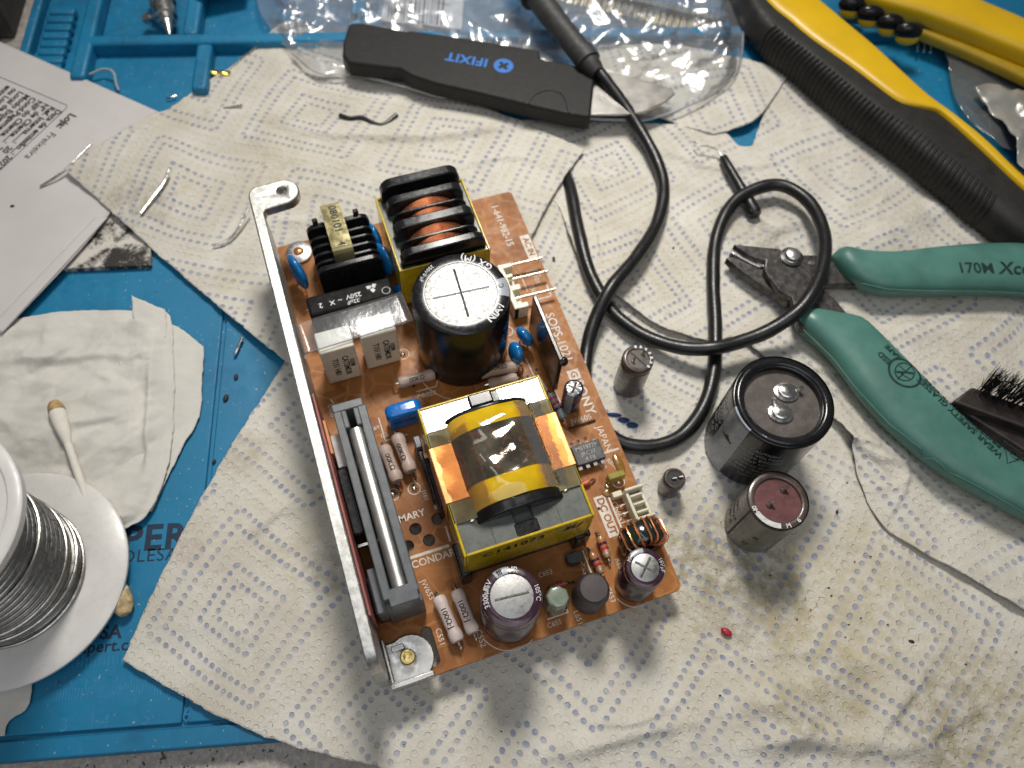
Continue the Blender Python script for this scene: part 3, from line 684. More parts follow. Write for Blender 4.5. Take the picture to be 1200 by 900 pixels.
bt('R652', -15.2, 12.4, 2.0, -90); bt('C655', -39.5, 2.6, 2.0, 0); bt('C653', -37.0, 17.0, 2.0, 0); bt('F101', -4.2, 116.6, 2.4, -90); bt('250V', -7.0, 111.8, 2.4, -90); bt('C602', -8.6, 44.0, 2.0, -60); bt('R603', -5.0, 43.0, 2.0, -60)
bt('R620', -53.0, 84.0, 2.2, 0); bt('C6', -70.5, 74.4, 2.2, 0); bt('D650', -84.6, 88.0, 2.0, -90)
def sbox(u0, v0, u1, v1, z=.03): return B().box(u0, v0, ZB+.005, u1, v1, ZB+z).build('silkscreen_panel', M['white'], psu)
sbox(-3.9, 124.8, -.4, 135.6); bt('AC IN', -2.15, 130.2, 3.0, -90, 'board', ZB+.02, off=.03)
sbox(-14.9, 21.0, -11.3, 34.4); bt('DC OUT', -13.1, 27.7, 3.1, -90, 'board', ZB+.02, off=.03)
sbox(-7.2, 74.6, -3.2, 78.3); bt('G', -5.2, 76.45, 3.2, -90, 'board', ZB+.02, off=.03)
ln = B()
def line(pts, wd=.35):
    for (a, b_), (c, d) in zip(pts[:-1], pts[1:]):
        A, C = Vector((a, b_, 0)), Vector((c, d, 0)); n = (C-A).normalized().cross(Vector((0, 0, 1)))*wd/2
        ln.prism([(A+n)[:2], (C+n)[:2], (C-n)[:2], (A-n)[:2]], ZB+.004, ZB+.03)
line([(-73.8, 34.0), (-61.5, 34.0)], .9); line([(-10.2, 33.0), (-10.2, 20)], .6); line([(-60.8, 40.0), (-60.8, 35)], .5); line([(-62.0, 64), (-62, 46)], .45); line([(-6.6, 108), (-1.6, 108), (-1.6, 113)], .5); line([(-9, 120), (-9, 112)], .35)
line([(-7, 120), (-2.5, 120), (-2.5, 117)], .4); line([(-10, 47.2), (-1, 47.2)], .7); line([(-70.8, 81), (-70.8, 72.5), (-63.5, 72.5)], .35); line([(-56.8, 86.2), (-50, 86.2), (-49, 88)], .35); line([(-24, 20), (-24, 12)], .4)
line([(-13, 66), (-13.6, 78)], .35); line([(-16.5, 79), (-15.5, 72)], .5); line([(-18.5, 87), (-18, 79)], .4); line([(-41, 4.4), (-34.6, 4.4), (-34.6, 9)], .35); line([(-88+4.2, 92), (-82.6, 88), (-83.6, 82)], .35)
zz = [(-57+.7*i, 84.6+(.5 if i % 2 else -.5)) for i in range(8)]; line(zz, .2)
def circ(u, v, r, a0=0, a1=360): line([(u+r*math.cos(R(a)), v+r*math.sin(R(a))) for a in np.linspace(a0, a1, 16)], .28)
circ(-82.8, 134, 6.5, -100, -20); circ(-38.2, 94, 16.4, 180, 330); circ(-51.5, 8.5, 9.2, 200, 300); circ(-13.3, 5.8, 6.6, 200, 280)
for u, v in ((-73.2, 54.6), (-66.5, 54.4), (-47.5, 90.6), (-5.4, 36.8), (-57, 101), (-21, 99)): circ(u, v, 1.9)
tag(ln.build('silkscreen_lines', M['white'], psu), kind='stuff')
jw = B(); jw.tube([(-13.8, 58.4, 9), (-13.6, 58.4, 9.6), (-4.9, 58.6, 9.6), (-4.7, 58.6, 9)], .3, 8); jw.build('jumper_wire', M['dark'], psu)
j2 = B(); j2.tube([(-27, 20.4, 9), (-26.9, 20.2, 9.8), (-24.5, 12.4, 9.8), (-24.4, 12.2, 9)], .3, 8); j2.build('jumper_wire', M['brass'], psu)
pads = B()
for u, v in ((-12.5, 53.6), (-10, 53.8), (-14.9, 53.4), (-10.4, 68.6), (-16.5, 82), (-17.4, 76), (-14.5, 30.6), (-30, 12), (-8.8, 33.0), (-57, 88.5), (-20.2, 80.5), (-17.3, 93), (-21, 24.0)): pads.cyl(.55, ZB, ZB+.04, 12, T(u, v, 0))
tag(pads.build('pin_holes', M['dark'], psu), kind='stuff')
sld = B()
for u, v in ((-5.4, 36.8), (-9.4, 36.6), (-57.2, 101), (-14.5, 61), (-73.2, 54.6), (-66.5, 54.4)): sld.ball((u, v, ZB), .95, .95, .8, 12)
tag(sld.build('solder_joints', M['lead'], psu), kind='stuff')
for u, v, a, b_ in ((-10.2, 86, 2.2, 5.5), (-3, 42.5, 1.6, 4.0), (-9.5, 34.6, 2.4, 1.6), (-30, 68.8, 6, 1.4)): B().ball((u, v, ZB), a, b_, .7, 14).build('glue_blob', M['glue'], psu)

# aluminium bracket
arc = lambda cx, cy, r, a0, a1, n=8: [(cx+r*math.cos(R(a)), cy+r*math.sin(R(a))) for a in np.linspace(a0, a1, n)]
prof = [(152, 36), (150, 36)] + [(v, 36+.15*math.sin(v*.4)) for v in np.linspace(145, 12, 12)] + arc(9, 30, 6, 90, 175, 6) + [(2.2, 16), (2.0, 5), (152, 5)]
br_ = B(); br_.prism(prof, -91.3, -87.8, Matrix(((0, 0, 1, 0), (1, 0, 0, 0), (0, 1, 0, 0), (0, 0, 0, 1))))
brk = br_.build('side_bracket', M['alu'], psu, .5, 3)
ear = [(-91.3, 149.6), (-91.3, 157)] + arc(-87.5, 157.5, 3.8, 180, 100, 6) + [(-80, 161.6)] + arc(-80.0, 156.6, 5.0, 85, -85, 12) + [(-80, 151.6), (-87.0, 151.0), (-87.6, 149.6)]
eo = B().prism(ear, 32.3, 36.05).build('mounting_ear', M['alu'], brk)
hole_cut(eo, [lambda c: c.cyl(1.5, 20, 50, 20, T(-80.6, 157.2, 0))])
eb = eo.modifiers.new('bevel', 'BEVEL'); eb.width = .5*S; eb.segments = 2; eb.limit_method = 'ANGLE'
ft = B(); ft.prism([(-88, 1.0), (-78.5, 1.0)] + arc(-81.0, 6.4, 6.6, -55, 120, 12) + [(-88, 12.2)], 9.05, 10.3); ft.box(-88.2, -.4, 7, -75.8, 1.2, 12.6); ft.box(-87.6, .9, 9.1, -86.6, 13, 14.5)
foot = ft.build('foot_tab', M['steel'], brk, .3)
B().lathe([(2.2, 10.3), (2.2, 13.2), (1.9, 13.5), (1.2, 13.5), (1.2, 11), (.01, 11)], 20, T(-81.6, 6.6, 0)).build('screw', M['brass'], brk)
B().box(-85.4, 9.0, 10.3, -81.8, 10.6, 13).build('bent_lug', M['steel'], brk, .2)
wz = B().lathe([(4.6, 9.02), (4.6, 10.0), (4.2, 10.3), (1.6, 10.3), (1.6, 9.1)], 28, T(-81.0, 151.5, 0), False); wz.build('washer', M['alu'], psu)
B().lathe([(1.9, 9.1), (1.6, 10.6), (.8, 11), (.01, 11)], 16, T(-81.3, 151.6, 0)).build('rivet', M['copper'], psu)
rs = B().box(-87.6, 16, 12, -87.0, 82, 34.6).build('insulating_sheet', M['redsheet'], psu)
# clamp that presses the transistors to the bracket
hc = B()
hc.box(-83.4, 17.2, 9.5, -73.2, 19.6, 26); hc.box(-83.4, 76.4, 9.5, -74.2, 79.2, 30)
hc.box(-83.4, 19.4, 22, -81.0, 76.6, 30); hc.box(-76.2, 19.4, 10, -73.6, 76.6, 30); hc.box(-81.2, 70.8, 24.5, -79.6, 76.6, 29.8); hc.box(-77.6, 70.8, 24.5, -76, 76.6, 29.8); hc.box(-82, 17.15, 24, -74, 22, 29.98)
hc.box(-85.8, 17.3, 16, -83.2, 30, 26.0); hc.box(-82.0, 19.5, 9.5, -75, 76.5, 13)
clamp = hc.build('transistor_clamp', M['heat'], psu, .35)
bar = B()
bar.prism([(-80.6, 0), (-80.5, 5.4)] + [(-78.3+2.1*math.cos(a), 6+1.6*math.sin(a)) for a in np.linspace(math.pi, 0, 9)] + [(-76.3, 5.4), (-76.3, 0)], 20.6, 70.4, Matrix(((1, 0, 0, 0), (0, 0, 1, 0), (0, 1, 0, 22.2), (0, 0, 0, 1))))
bar.build('spring_bar', M['silver'], clamp, .2)
B().box(-86.2, 62.2, 10, -83.0, 73, 23).build('insulating_pad', M['greywhite'], psu, .3)
B().box(-87.0, 66, 12, -86.3, 77, 26).build('insulating_strip', M['orange'], psu)
tr1 = B().box(-86.8, 41, 10, -83.6, 61.6, 24).build('power_transistor', M['black'], psu, .4)
B().box(-86.6, 38.4, 19.4, -80.0, 39.2, 20).build('spring_finger', M['lead'], psu)
B().box(-86.8, 18, 10, -83.3, 29, 22).build('power_transistor', M['black'], psu, .4)
for dv in (0, 2.5, 5): B().tube([(-84, 46+dv, 10), (-81.6, 46+dv, 9.6), (-81.2, 46+dv, 8.6)], .4, 6).build('lead', M['lead'], tr1)

# line filter with tag strip
lf = B(); lf.box(-75.6, 129, 9, -56.4, 146, 24); 
lfo = lf.build('line_filter_choke', M['black'], psu, .6)
for i, v in enumerate((127.6, 131.6, 134.9, 138.2, 141.5, 145.0)):
    tk = 1.9 if i in (0, 5) else 1.1; zt2 = 28.4 if i in (0, 5) else 27.2
    pts = [(-76.6, 9.2), (-76.6, zt2-3)] + arc(-73.6, zt2-3, 3, 180, 90, 5) + arc(-58.4, zt2-3, 3, 90, 0, 5) + [(-55.4, 9.2)]
    B().prism(pts, v, v+tk, Matrix(((1, 0, 0, 0), (0, 0, 1, 0), (0, 1, 0, 0), (0, 0, 0, 1)))).build('bobbin_fin', M['black'], lfo, .25)
for u in (-73, -59.2): B().box(u-.9, 146.4, 24, u+.9, 148, 30).build('bobbin_lug', M['black'], lfo, .3)
lw_ = B(); lw_.cyl(7.4, 129, 146, 30, T(-66.4, 0, 18.5) @ SC(1.1, 1, 1) @ Matrix(((1, 0, 0, 0), (0, 0, 1, 0), (0, 1, 0, 0), (0, 0, 0, 1)))); lw_.build('winding', M['toroid'], lfo)
ts = B(); prs = [(150.6, 31.3), (150.6, 32), (133, 32)] + arc(133, 30.2, 1.8, 90, 180, 5) + [(131.0, 13), (131.7, 13), (131.8, 30.2), (133, 31.2)]
ts.prism(prs, -70.2, -63.6, Matrix(((0, 0, 1, 0), (1, 0, 0, 0), (0, 1, 0, 0), (0, 0, 0, 1)))); tso = ts.build('tag_strip', M['olive'], lfo)
text('080101', 3.5, M['dark'], lfo, T(-66.5, 144.0, 32.08) @ RZ(-90), off=.02, space=1.1)
text('4', 3.2, M['dark'], lfo, T(-66.8, 133.8, 32.08) @ RZ(-90), off=.02)

# filter choke in yellow tape (four windings)
yb_ = B(); u0_, u1_, v0_, v1_ = -52, -21.6, 116.8, 147.6
core = B(); core.box(u0_+.5, v0_+.5, 12, u0_+6, v1_-.5, 32.2); core.box(u1_-4.6, v0_+.5, 12, u1_-.5, v1_-.5, 32.2); core.box(u0_+5, v0_+.5, 12, u1_-4, v0_+4, 31); core.box(u0_+5, v1_-4, 12, u1_-4, v1_-.5, 31); core.box(u0_+4, v0_+4, 9.2, u1_-4, v1_-4, 26)
cho = core.build('filter_choke', M['ferrite'], psu, .3)
for bx in ((u0_, v0_, u0_+.7, v1_), (u1_-.7, v0_, u1_, v1_), (u0_+.7, v0_, u1_-.7, v0_+.7), (u0_+.7, v1_-.7, u1_-.7, v1_)):
    yb_.box(bx[0], bx[1], 14, bx[2], bx[3], 33)
yb_.build('yellow_tape', M['yellow'], cho, .25)
cz = Matrix(((1, 0, 0, 0), (0, 0, 1, 0), (0, 1, 0, 0), (0, 0, 0, 1)))
for v, tk, hz, hw in ((118.2, 3.0, 38.6, 14.0), (124.0, .9, 37.8, 13.0), (128.4, 3.6, 39.2, 13.4), (135.0, .9, 38.2, 12.6), (139.4, 3.2, 38.6, 13.0), (145.2, 3.6, 40.0, 13.4)):
    cxu = -36.6
    pts = [(cxu-hw, 24), (cxu-hw, hz-4)] + arc(cxu-hw+4, hz-4, 4, 180, 90, 6) + arc(cxu+hw-4, hz-4, 4, 90, 0, 6) + [(cxu+hw, 24)]
    B().prism(pts, v, v+tk, cz).build('bobbin_flange', M['blackgloss'], cho, .5)
for va, vb in ((121.2, 124.0), (124.9, 128.4), (132, 135), (135.9, 139.4)):
    wv_ = B(); prf = []
    k = max(3, int((vb-va)/.55))
    for i in range(k*4+1):
        prf.append((10.6+.25*abs(math.sin(math.pi*i/4)), va+(vb-va)*i/(k*4)))
    wv_.lathe(prf, 44, T(-36.6, 0, 27.0) @ SC(1.0, 1, 1) @ cz); wv_.build('copper_winding', M['copper'], cho)

# electrolytic capacitors with sleeves, grooved tops
def el_cap(name, u, v, r, z0, z1, sleeve, parent, disc_r, top=True, stripe=None, smat=None, n=56, groove=True, cross=True, rot=0):
    bevel = min(1.6, r*.16)
    b = B(); pr = [(r-.5, z0), (r, z0+.5)]
    if groove: pr += [(r, z1-bevel-3.4), (r-.45, z1-bevel-2.8), (r-.45, z1-bevel-2.2), (r, z1-bevel-1.6)]
    pr += [(r, z1-bevel), (r-bevel*.3, z1-bevel*.28), (r-bevel, z1), (disc_r+.1, z1+.02), (disc_r, z1-.35), (.01, z1-.35)]
    b.lathe(pr, n, T(u, v, 0)); o = b.build(name, sleeve, parent)
    if top:
        d = B(); d.lathe([(disc_r-.02, z1-.4), (disc_r-.05, z1-.1), (disc_r*.96, z1-.06), (.01, z1-.03)], 48, T(u, v, 0)); d.build('can_top', M['candark'] if r > 12 else M['can'], o)
        for k, a in enumerate((0, 90) if cross else (0,)):
            g = B(); L = disc_r*.80; g.prism([(-.42, -.05), (.42, -.05), (0, .3)], -L, L, T(u, v, z1-.04) @ RZ(rot+a) @ Matrix(((0, 0, 1, 0), (1, 0, 0, 0), (0, 1, 0, 0), (0, 0, 0, 1))))
            g.build('vent_score', M['alu'], o)
    if stripe:
        a0, a1 = stripe; st = B(); vs = []; fs = []; K = 14
        prs = [(r+.05, z0+.6), (r+.05, z1-bevel), (r-bevel*.3+.05, z1-bevel*.28+.03), (r-bevel, z1+.05), (disc_r+.12, z1+.06)]
        for i in range(K+1):
            a = R(a0+(a1-a0)*i/K)
            for q, z in prs: vs.append((u+q*math.cos(a), v+q*math.sin(a), z))
        m_ = len(prs)
        for i in range(K):
            for j in range(m_-1): fs.append((i*m_+j, (i+1)*m_+j, (i+1)*m_+j+1, i*m_+j+1))
        st.add(vs, fs, None, True); st.build('polarity_stripe', smat or M['greystripe'], o)
    return o
def ring_text(s, u, v, r, z, a, size, m, parent, inward=False, **k):
    'letters round a ring; tops point outward, or toward the middle'
    def fn(x, y, zz):
        if inward: ang = R(a)+x/r; q = r-y
        else: ang = R(a)-x/r; q = r+y
        return (u+q*math.cos(ang), v+q*math.sin(ang), z+zz)
    return text(s, size, M[m], parent, None, fn, **k)
def side_text(s, u, v, r, z, a, size, m, parent, vertical=False, **k):
    def fn(x, y, zz):
        if vertical: x, y = -y, x
        ang = R(a)+x/r; return (u+(r+.04+zz)*math.cos(ang), v+(r+.04+zz)*math.sin(ang), z+y)
    return text(s, size, M[m], parent, None, fn, **k)

c1_ = el_cap('main_capacitor', -37.5, 97.5, 14.9, 9.1, 42.5, M['blackgloss'], psu, 10.9, stripe=(-22, 6), groove=False, rot=-3)
ring_text('GX (M)', -37.5, 97.5, 12.7, 42.56, 50, 3.1, 'whiteink', c1_, True, off=.02, space=1.1)
ring_text('C', -37.5, 97.5, 12.4, 42.64, -6, 2.2, 'dark', c1_, True, off=.02)
ring_text('NIA·/', -37.5, 97.5, 12.7, 42.56, -52, 3.2, 'whiteink', c1_, True, off=.03)
ring_text('250V', -37.5, 97.5, 12.9, 42.56, 122, 1.7, 'whiteink', c1_, True); ring_text('0·µF', -37.5, 97.5, 12.7, 42.56, 138, 1.8, 'whiteink', c1_, True)
for k_, zz_ in enumerate((33, 29, 25)): side_text(('400V', '220µF', '85°C')[k_], -37.5, 97.5, 14.9, zz_, -35, 3.2, 'logo', c1_)
p1 = el_cap('electrolytic_capacitor', -51.3, 9.2, 8.15, 9.1, 34, M['purple'], psu, 5.75, stripe=(82, 112), cross=False, rot=-5)
for s_, a, q in (('16V', 140, 2.0), ('3300µF', 165, 1.9), ('UR', 70, 2.2), ('105°C', -10, 1.7)): ring_text(s_, -51.3, 9.2, 6.9, 34.07, a, q, 'whiteink', p1, off=.01)
ring_text('III', -51.3, 9.2, 6.9, 34.1, 100, 1.9, 'dark', p1, off=.04)
p2 = el_cap('electrolytic_capacitor', -13.35, 6.1, 5.65, 9.1, 28, M['purple'], psu, 3.95, stripe=(75, 118), rot=42)
for s_, a in (('M', 135), ('16V', 0), ('µF', -25)): ring_text(s_, -13.35, 6.1, 4.75, 28.07, a, 1.5, 'whiteink', p2)
p3 = el_cap('small_electrolytic_capacitor', -10.6, 66.2, 3.1, 9.1, 22, M['sleeveblue'], psu, 2.5, stripe=(-160, -110), groove=False, rot=-40)
ind = B().lathe([(4.2, 9.1), (4.9, 9.6), (5.0, 18), (4.6, 20.5), (4.0, 21.8), (3.8, 22), (.01, 22.1)], 40, T(-27.6, 6.4, 0)).build('shrink_wrapped_inductor', M['inductor'], psu)
hx = B(); hx.lathe([(3.4, 9.1), (3.6, 16), (3.5, 19), (3.1, 20.2), (2.5, 20.4), (.01, 20.2)], 8, T(-37.7, 7.6, 0) @ RZ(20)); hxo = hx.build('trimmer_capacitor', M['hexgreen'], psu, .3)
B().box(-40.6, 4.9, 9.1, -34.8, 10.2, 12).build('trimmer_base', M['toroid'], hxo, .4)

# X2 film capacitor and the two cream ones under the clear shield
x2 = B().box(-82.8, 116.1, 9.1, -54.5, 123.9, 22).build('film_capacitor', M['x2black'], psu, 1.1, 4)
for s_, du, dv, sz in (('.22µF', -68.0, 117.6, 2.0), ('250V', -67.6, 119.8, 2.4), ('~', -72.2, 119.4, 2.4), ('X', -74.8, 119.2, 2.5), ('2', -78.6, 119.2, 2.6)):
    text(s_, sz, M['whiteink'], x2, T(du, dv, 22.06) @ RZ(180), off=.015)
tri = B()
for a in (90, 210, 330): tri.prism(arc(-61.2+1.05*math.cos(R(a+180)), 121.0+1.05*math.sin(R(a+180)), .95, a+180, a+180+240, 4), 22.03, 22.06)
tri.build('maker_mark', M['whiteink'], x2); B().torus(1.3, .12, T(-57.0, 118.6, 22.02)).build('rating_mark', M['whiteink'], x2)
for u0c, u1c, va, vb in ((-82.8, -72.0, 96.8, 104.6), (-69.6, -58.3, 98.4, 105.6)):
    wc = B().box(u0c, va, 10, u1c, vb, 30).build('film_capacitor', M['cream'], psu, .5, 3)
    wc['label'] = 'cream box film capacitor under the clear sheet'
    fm = T((u0c+u1c)/2, va-.06, 19.5) @ RX(90)
    text('T151 H81', 2.6, M['dark'], wc, fm @ T(-1.6, 0, 0) @ RZ(-90), off=.02); text('CATEMDB', 2.6, M['dark'], wc, fm @ T(1.6, 0, 0) @ RZ(-90), off=.02); text('103M', 2.2, M['dark'], wc, fm @ T(3.5, 1, 0) @ RZ(-90), off=.02)
sh = B(); n_ = 14
vs = []; fs = []
for j in range(n_+1):
    for i in range(n_+1):
        s_, t_ = i/n_, j/n_
        u = -87.2+(34.6)*s_-.6*t_; v = 97.6+1.9*s_+(11.3)*t_
        vs.append((u, v, 31.0+.18*math.sin(s_*5+1)+.2*math.sin(t_*3.1)))
for j in range(n_):
    for i in range(n_): k = j*(n_+1)+i; fs.append((k, k+1, k+n_+2, k+n_+1))
sh.add(vs, fs, None, True)
sh.add([(-87.3, 97.6, 31.2), (-87.9, 108.9, 31.4), (-88.0, 108.9, 20), (-87.4, 97.6, 20)], [(0, 1, 2, 3)])
so_ = sh.build('clear_shield', M['shield'], psu); sm_ = so_.modifiers.new('solid', 'SOLIDIFY'); sm_.thickness = .35*S

# blue parts
def disc(u, v, z, r, th, yaw, tilt, m='blue', name='disc_capacitor'):
    q = T(u, v, z) @ RZ(yaw) @ RX(tilt)
    b = B(); b.ball((0, 0, 0), r, th, r, 28, q); o = b.build(name, M[m], psu)
    for s in (-1, 1):
        w_ = B(); w_.tube([(s*r*.5, 0, -r*.8), (s*r*.5, 0, -r*1.2), (s*r*.5, 0, -(z-8.9))], .35, 6, True, T(u, v, z) @ RZ(yaw)); w_.build('lead', M['lead'], o)
    return o
disc(-83.0, 136.6, 19, 6.6, 2.0, 105, 0); disc(-54.6, 133.6, 18.5, 6.0, 2.1, 110, 8); disc(-55.0, 142.8, 19, 5.4, 2.0, 100, 0)
disc(-51.0, 122.8, 13.4, 3.6, 2.1, 0, 0); disc(-17.6, 92.0, 15.2, 3.9, 2.0, 110, -12); disc(-22.4, 87.0, 15.0, 3.9, 2.0, 95, 10)
bf = B(); ptsb = [(-68.6, 10)] + arc(-66.4, 17.8, 2.3, 180, 90, 6) + arc(-59.6, 17.8, 2.3, 90, 0, 6) + [(-57.4, 10)]
bf.prism(ptsb, 74.4, 79.4, cz); bfo = bf.build('film_capacitor', M['bluefilm'], psu, 1.5, 4); bfo['label'] = 'bright blue dipped film capacitor'
text('2A103K', 2.2, M['matink'], bfo, T(-63, 74.36, 15.4) @ RX(90), off=.01)

# dog-bone ceramic resistors
def dogbone(a, b_, r, m, txt=None, size=2.4, roll=0, leads=None, name='ceramic_resistor', tm='dark'):
    Q = align(a, b_); L = (Vector(b_)-Vector(a)).length; e = r*.95
    pr = [(.3, 0), (r*.8, .12), (r, .9), (r, e*1.3), (r*.88, e*1.9), (r*.86, L-e*1.9), (r, L-e*1.3), (r, L-.9), (r*.8, L-.12), (.3, L)]
    o = B().lathe(pr, 24, Q).build(name, M[m], psu)
    d = (Vector(b_)-Vector(a)).normalized()
    for p, s in ((Vector(a), -1), (Vector(b_), 1)):
        w_ = B(); e1 = p+d*s*1.6; w_.tube([p, p+d*s*1.0, e1+Vector((0, 0, -.5)), Vector((p+d*s*2.2).to_tuple()[:2]+(ZB-.1,))], .38, 8); w_.build('lead', M['lead'], o)
    if txt:
        mid = (Vector(a)+Vector(b_))/2; ang = math.degrees(math.atan2(d.y, d.x))
        def fn(x, y, zz):
            th = y/r; return (x, (r*.9+.05+zz)*math.sin(th), (r*.9+.05+zz)*math.cos(th))
        text(txt, size, M[tm], o, T(*mid) @ RZ(ang) @ RX(roll), fn, off=.01)
    return o
dogbone((-61.6, 89.3, 12.4), (-49.6, 89.0, 12.4), 2.0, 'mauve', '100KΩ·J', 2.1, 30)
dogbone((-36.0, 84.8, 12.4), (-22.9, 83.6, 12.4), 2.1, 'mauve', '100KΩ·J', 2.4, 6)
dogbone((-34.0, 80.4, 11.6), (-24.2, 79.8, 11.6), 1.9, 'mauve')
dogbone((-71.9, 69.4, 12.4), (-70.8, 56.8, 12.4), 2.15, 'mauve', '100KΩ·J', 2.4, 0)
dogbone((-67.0, 72.0, 12.4), (-66.0, 58.6, 12.4), 2.15, 'mauve', '100KΩ·J', 2.4, 26)
dogbone((-69.0, 19.9, 12.2), (-67.2, 6.2, 12.2), 2.05, 'pink', '100Ω·J', 2.3, 8)
dogbone((-63.5, 20.0, 12.2), (-62.4, 7.0, 12.2), 2.05, 'pink', '100Ω·J', 2.4, 14)
def axial(a, b_, r, m, bands):
    o = dogbone(a, b_, r, m, name='axial_resistor'); Q = align(a, b_); L = (Vector(b_)-Vector(a)).length
    for f, bm in bands: B().lathe([(r*.9, L*f-.38), (r*1.0+.04, L*f-.36), (r*1.0+.04, L*f+.36), (r*.9, L*f+.38)], 20, Q).build('colour_band', M[bm], o)
axial((-18.1, 22.0, 11), (-18.0, 15.2, 11), 1.25, 'tan', ((.36, 'bandv'), (.58, 'bandr'), (.82, 'bands')))
axial((-22.2, 18.0, 11), (-21.5, 11.4, 11), 1.25, 'tan', ((.36, 'bandv'), (.58, 'bandr'), (.82, 'bands')))
axial((-15.9, 71.0, 11.6), (-14.7, 61.4, 11.6), 1.35, 'greyR', ((.2, 'bandr'), (.42, 'bandr'), (.62, 'bandv')))
axial((-36.0, 12.6, 10.4), (-32.6, 12.2, 10.4), .9, 'orangeR', ((.3, 'bandr'), (.6, 'bandr')))
axial((-17.8, 38.8, 10.4), (-14.2, 39.4, 10.4), .9, 'orangeR', ((.35, 'bandr'),))

# output transformer
u0_, u1_, v0_, v1_ = -60.2, -23.0, 22.2, 67.4
core = B(); core.box(u0_+.6, v0_+.6, 15, u0_+9.4, v1_-.6, 35.6); core.box(u1_-9.4, v0_+.6, 15, u1_-.6, v1_-.6, 35.6)
core.box(u0_+9, v0_+.6, 15, u0_+16, v0_+9, 35.58); core.box(u1_-16, v0_+.6, 15, u1_-9, v0_+9, 35.58); core.box(u0_+15.5, v0_+2.2, 15, u1_-15.5, v0_+9, 33.5)
core.box(u0_+9, v1_-8.6, 15, u1_-9, v1_-.6, 35.58)
xf = core.build('power_transformer', M['ferrite'], psu, .3)
far = B(); far.box(u0_+.7, v1_-8.0, 35.62, u0_+16.5, v1_-.7, 35.8); far.box(u1_-13.5, v1_-8.0, 35.62, u1_-.7, v1_-.7, 35.8); far.build('core_reflection', M['ferritemirror'], xf)  # pale plates: the bright reflection on the far core, put into colour
yb_ = B()
for bx in ((u0_, v0_, u0_+.8, v1_), (u1_-.8, v0_, u1_, v1_), (u0_+.8, v0_, u1_-.8, v0_+.8), (u0_+.8, v1_-.8, u1_-.8, v1_)): yb_.box(bx[0], bx[1], 19, bx[2], bx[3], 36.2)
yb_.build('yellow_tape', M['yellow'], xf, .3)
bb = B(); bb.box(u0_+2, v0_+1.5, 9.1, u1_-2, v1_-1.5, 18); bb.box(u0_-1.2, v0_-1.0, 9.1, u0_+2, v0_+9, 20); bb.box(u1_-4, v0_-1, 9.1, u1_+.8, v0_+7, 20); bb.box(u0_-1.6, v0_+20, 9.1, u0_-.05, v1_-9, 21)
bb.build('bobbin', M['black'], xf, .5)
def coil_profile(off, w_=12.6, zc=33.0, h=8.9, n=40):
    c = (u0_+u1_)/2; pts = []
    for a in np.linspace(180, 0, n):
        ca, sa = math.cos(R(a)), math.sin(R(a))
        e = .62
        pts.append((c+(w_+off)*math.copysign(abs(ca)**e, ca), zc+(h+off)*abs(sa)**.85))
    return pts
def saddle(va, vb, off, name, m, ends=True):
    pts = coil_profile(off); K = 22; b = B(); vs = []; fs = []
    for j in range(K+1):
        v = va+(vb-va)*j/K
        ed = min(1, (min(v-33.0, 60.2-v)+.01)/5.0); ed = max(0, ed); dz = -1.8*(1-ed)**2
        for (x, z) in pts: 
            wob = .25*math.sin(x*.7+v*.5)+.18*math.sin(v*1.1-x*.4)
            vs.append((x, v, z+dz+wob*.6))
    m_ = len(pts)
    for j in range(K):
        for i in range(m_-1): fs.append((j*m_+i, j*m_+i+1, (j+1)*m_+i+1, (j+1)*m_+i))
    if ends: fs.append(tuple(range(m_-1, -1, -1))); fs.append(tuple(range(K*m_, (K+1)*m_)))
    b.add(vs, fs, None, True); return b.build(name, m, xf)
saddle(33.0, 60.2, 0, 'winding', M['coilyellow'])
saddle(39.4, 54.2, .22, 'copper_band', M['foilcoil'], False)
for ua, ub in ((u0_-.25, u0_+10.2), (u1_-10.2, u1_+.25)):
    fo = B(); fo.box(ua, 37.6, 36.25, ub, 54.4, 36.5); 
    e = u0_-.4 if ua < -50 else u1_+.15
    fo.box(e, 37.6, 20, e+.25, 54.4, 36.5); fo.build('copper_band', M['foil'], xf, .12)
for ua, ub in ((u0_+.2, u0_+10), (u1_-10, u1_-.2)):
    B().box(ua, 31.5, 35.64, ub, 59.0, 36.2).build('clear_tape', M['tapeover'], xf, .1)
# clear film bridging legs and coil
for sg in (-1, 1):
    fl = B(); vs = []; fs = []; c = (u0_+u1_)/2; ptf = [(17.6, 36.55), (14.0, 37.4), (11.8, 39.6), (9.6, 41.9), (7.0, 42.95)]
    for j in range(15):
        v = 31.8+1.9*j
        for i, (du, z) in enumerate(ptf): vs.append((c+sg*du, v, z+.25*math.sin(j*1.3+i)))
    for j in range(14):
        for i in range(4): fs.append((j*5+i, j*5+i+1, (j+1)*5+i+1, (j+1)*5+i))
    fl.add(vs, fs, None, True); fl.build('clear_tape', M['amber'], xf)
arch = B(); ap = [(u0_+14.5, 34.6), (u0_+15.5, 37.2), (u0_+17.2, 39.4), (u1_-17.2, 39.4), (u1_-15.5, 37.2), (u1_-14.5, 34.6)]
cu_ = (u0_+u1_)/2
hood = [(cu_-12.8, 35.0), (cu_-11.4, 36.8), (cu_-8.6, 38.6), (cu_-4.2, 40.0), (cu_+4.2, 40.0), (cu_+8.6, 38.6), (cu_+11.4, 36.8), (cu_+12.8, 35.0), (cu_+9, 34.0), (cu_-9, 34.0)]
B().prism(hood, 29.6, 33.0, cz).build('bobbin_cheek', M['blackgloss'], xf, .5)
B().prism(hood, 60.2, 61.6, cz).build('bobbin_cheek', M['blackgloss'], xf, .5)
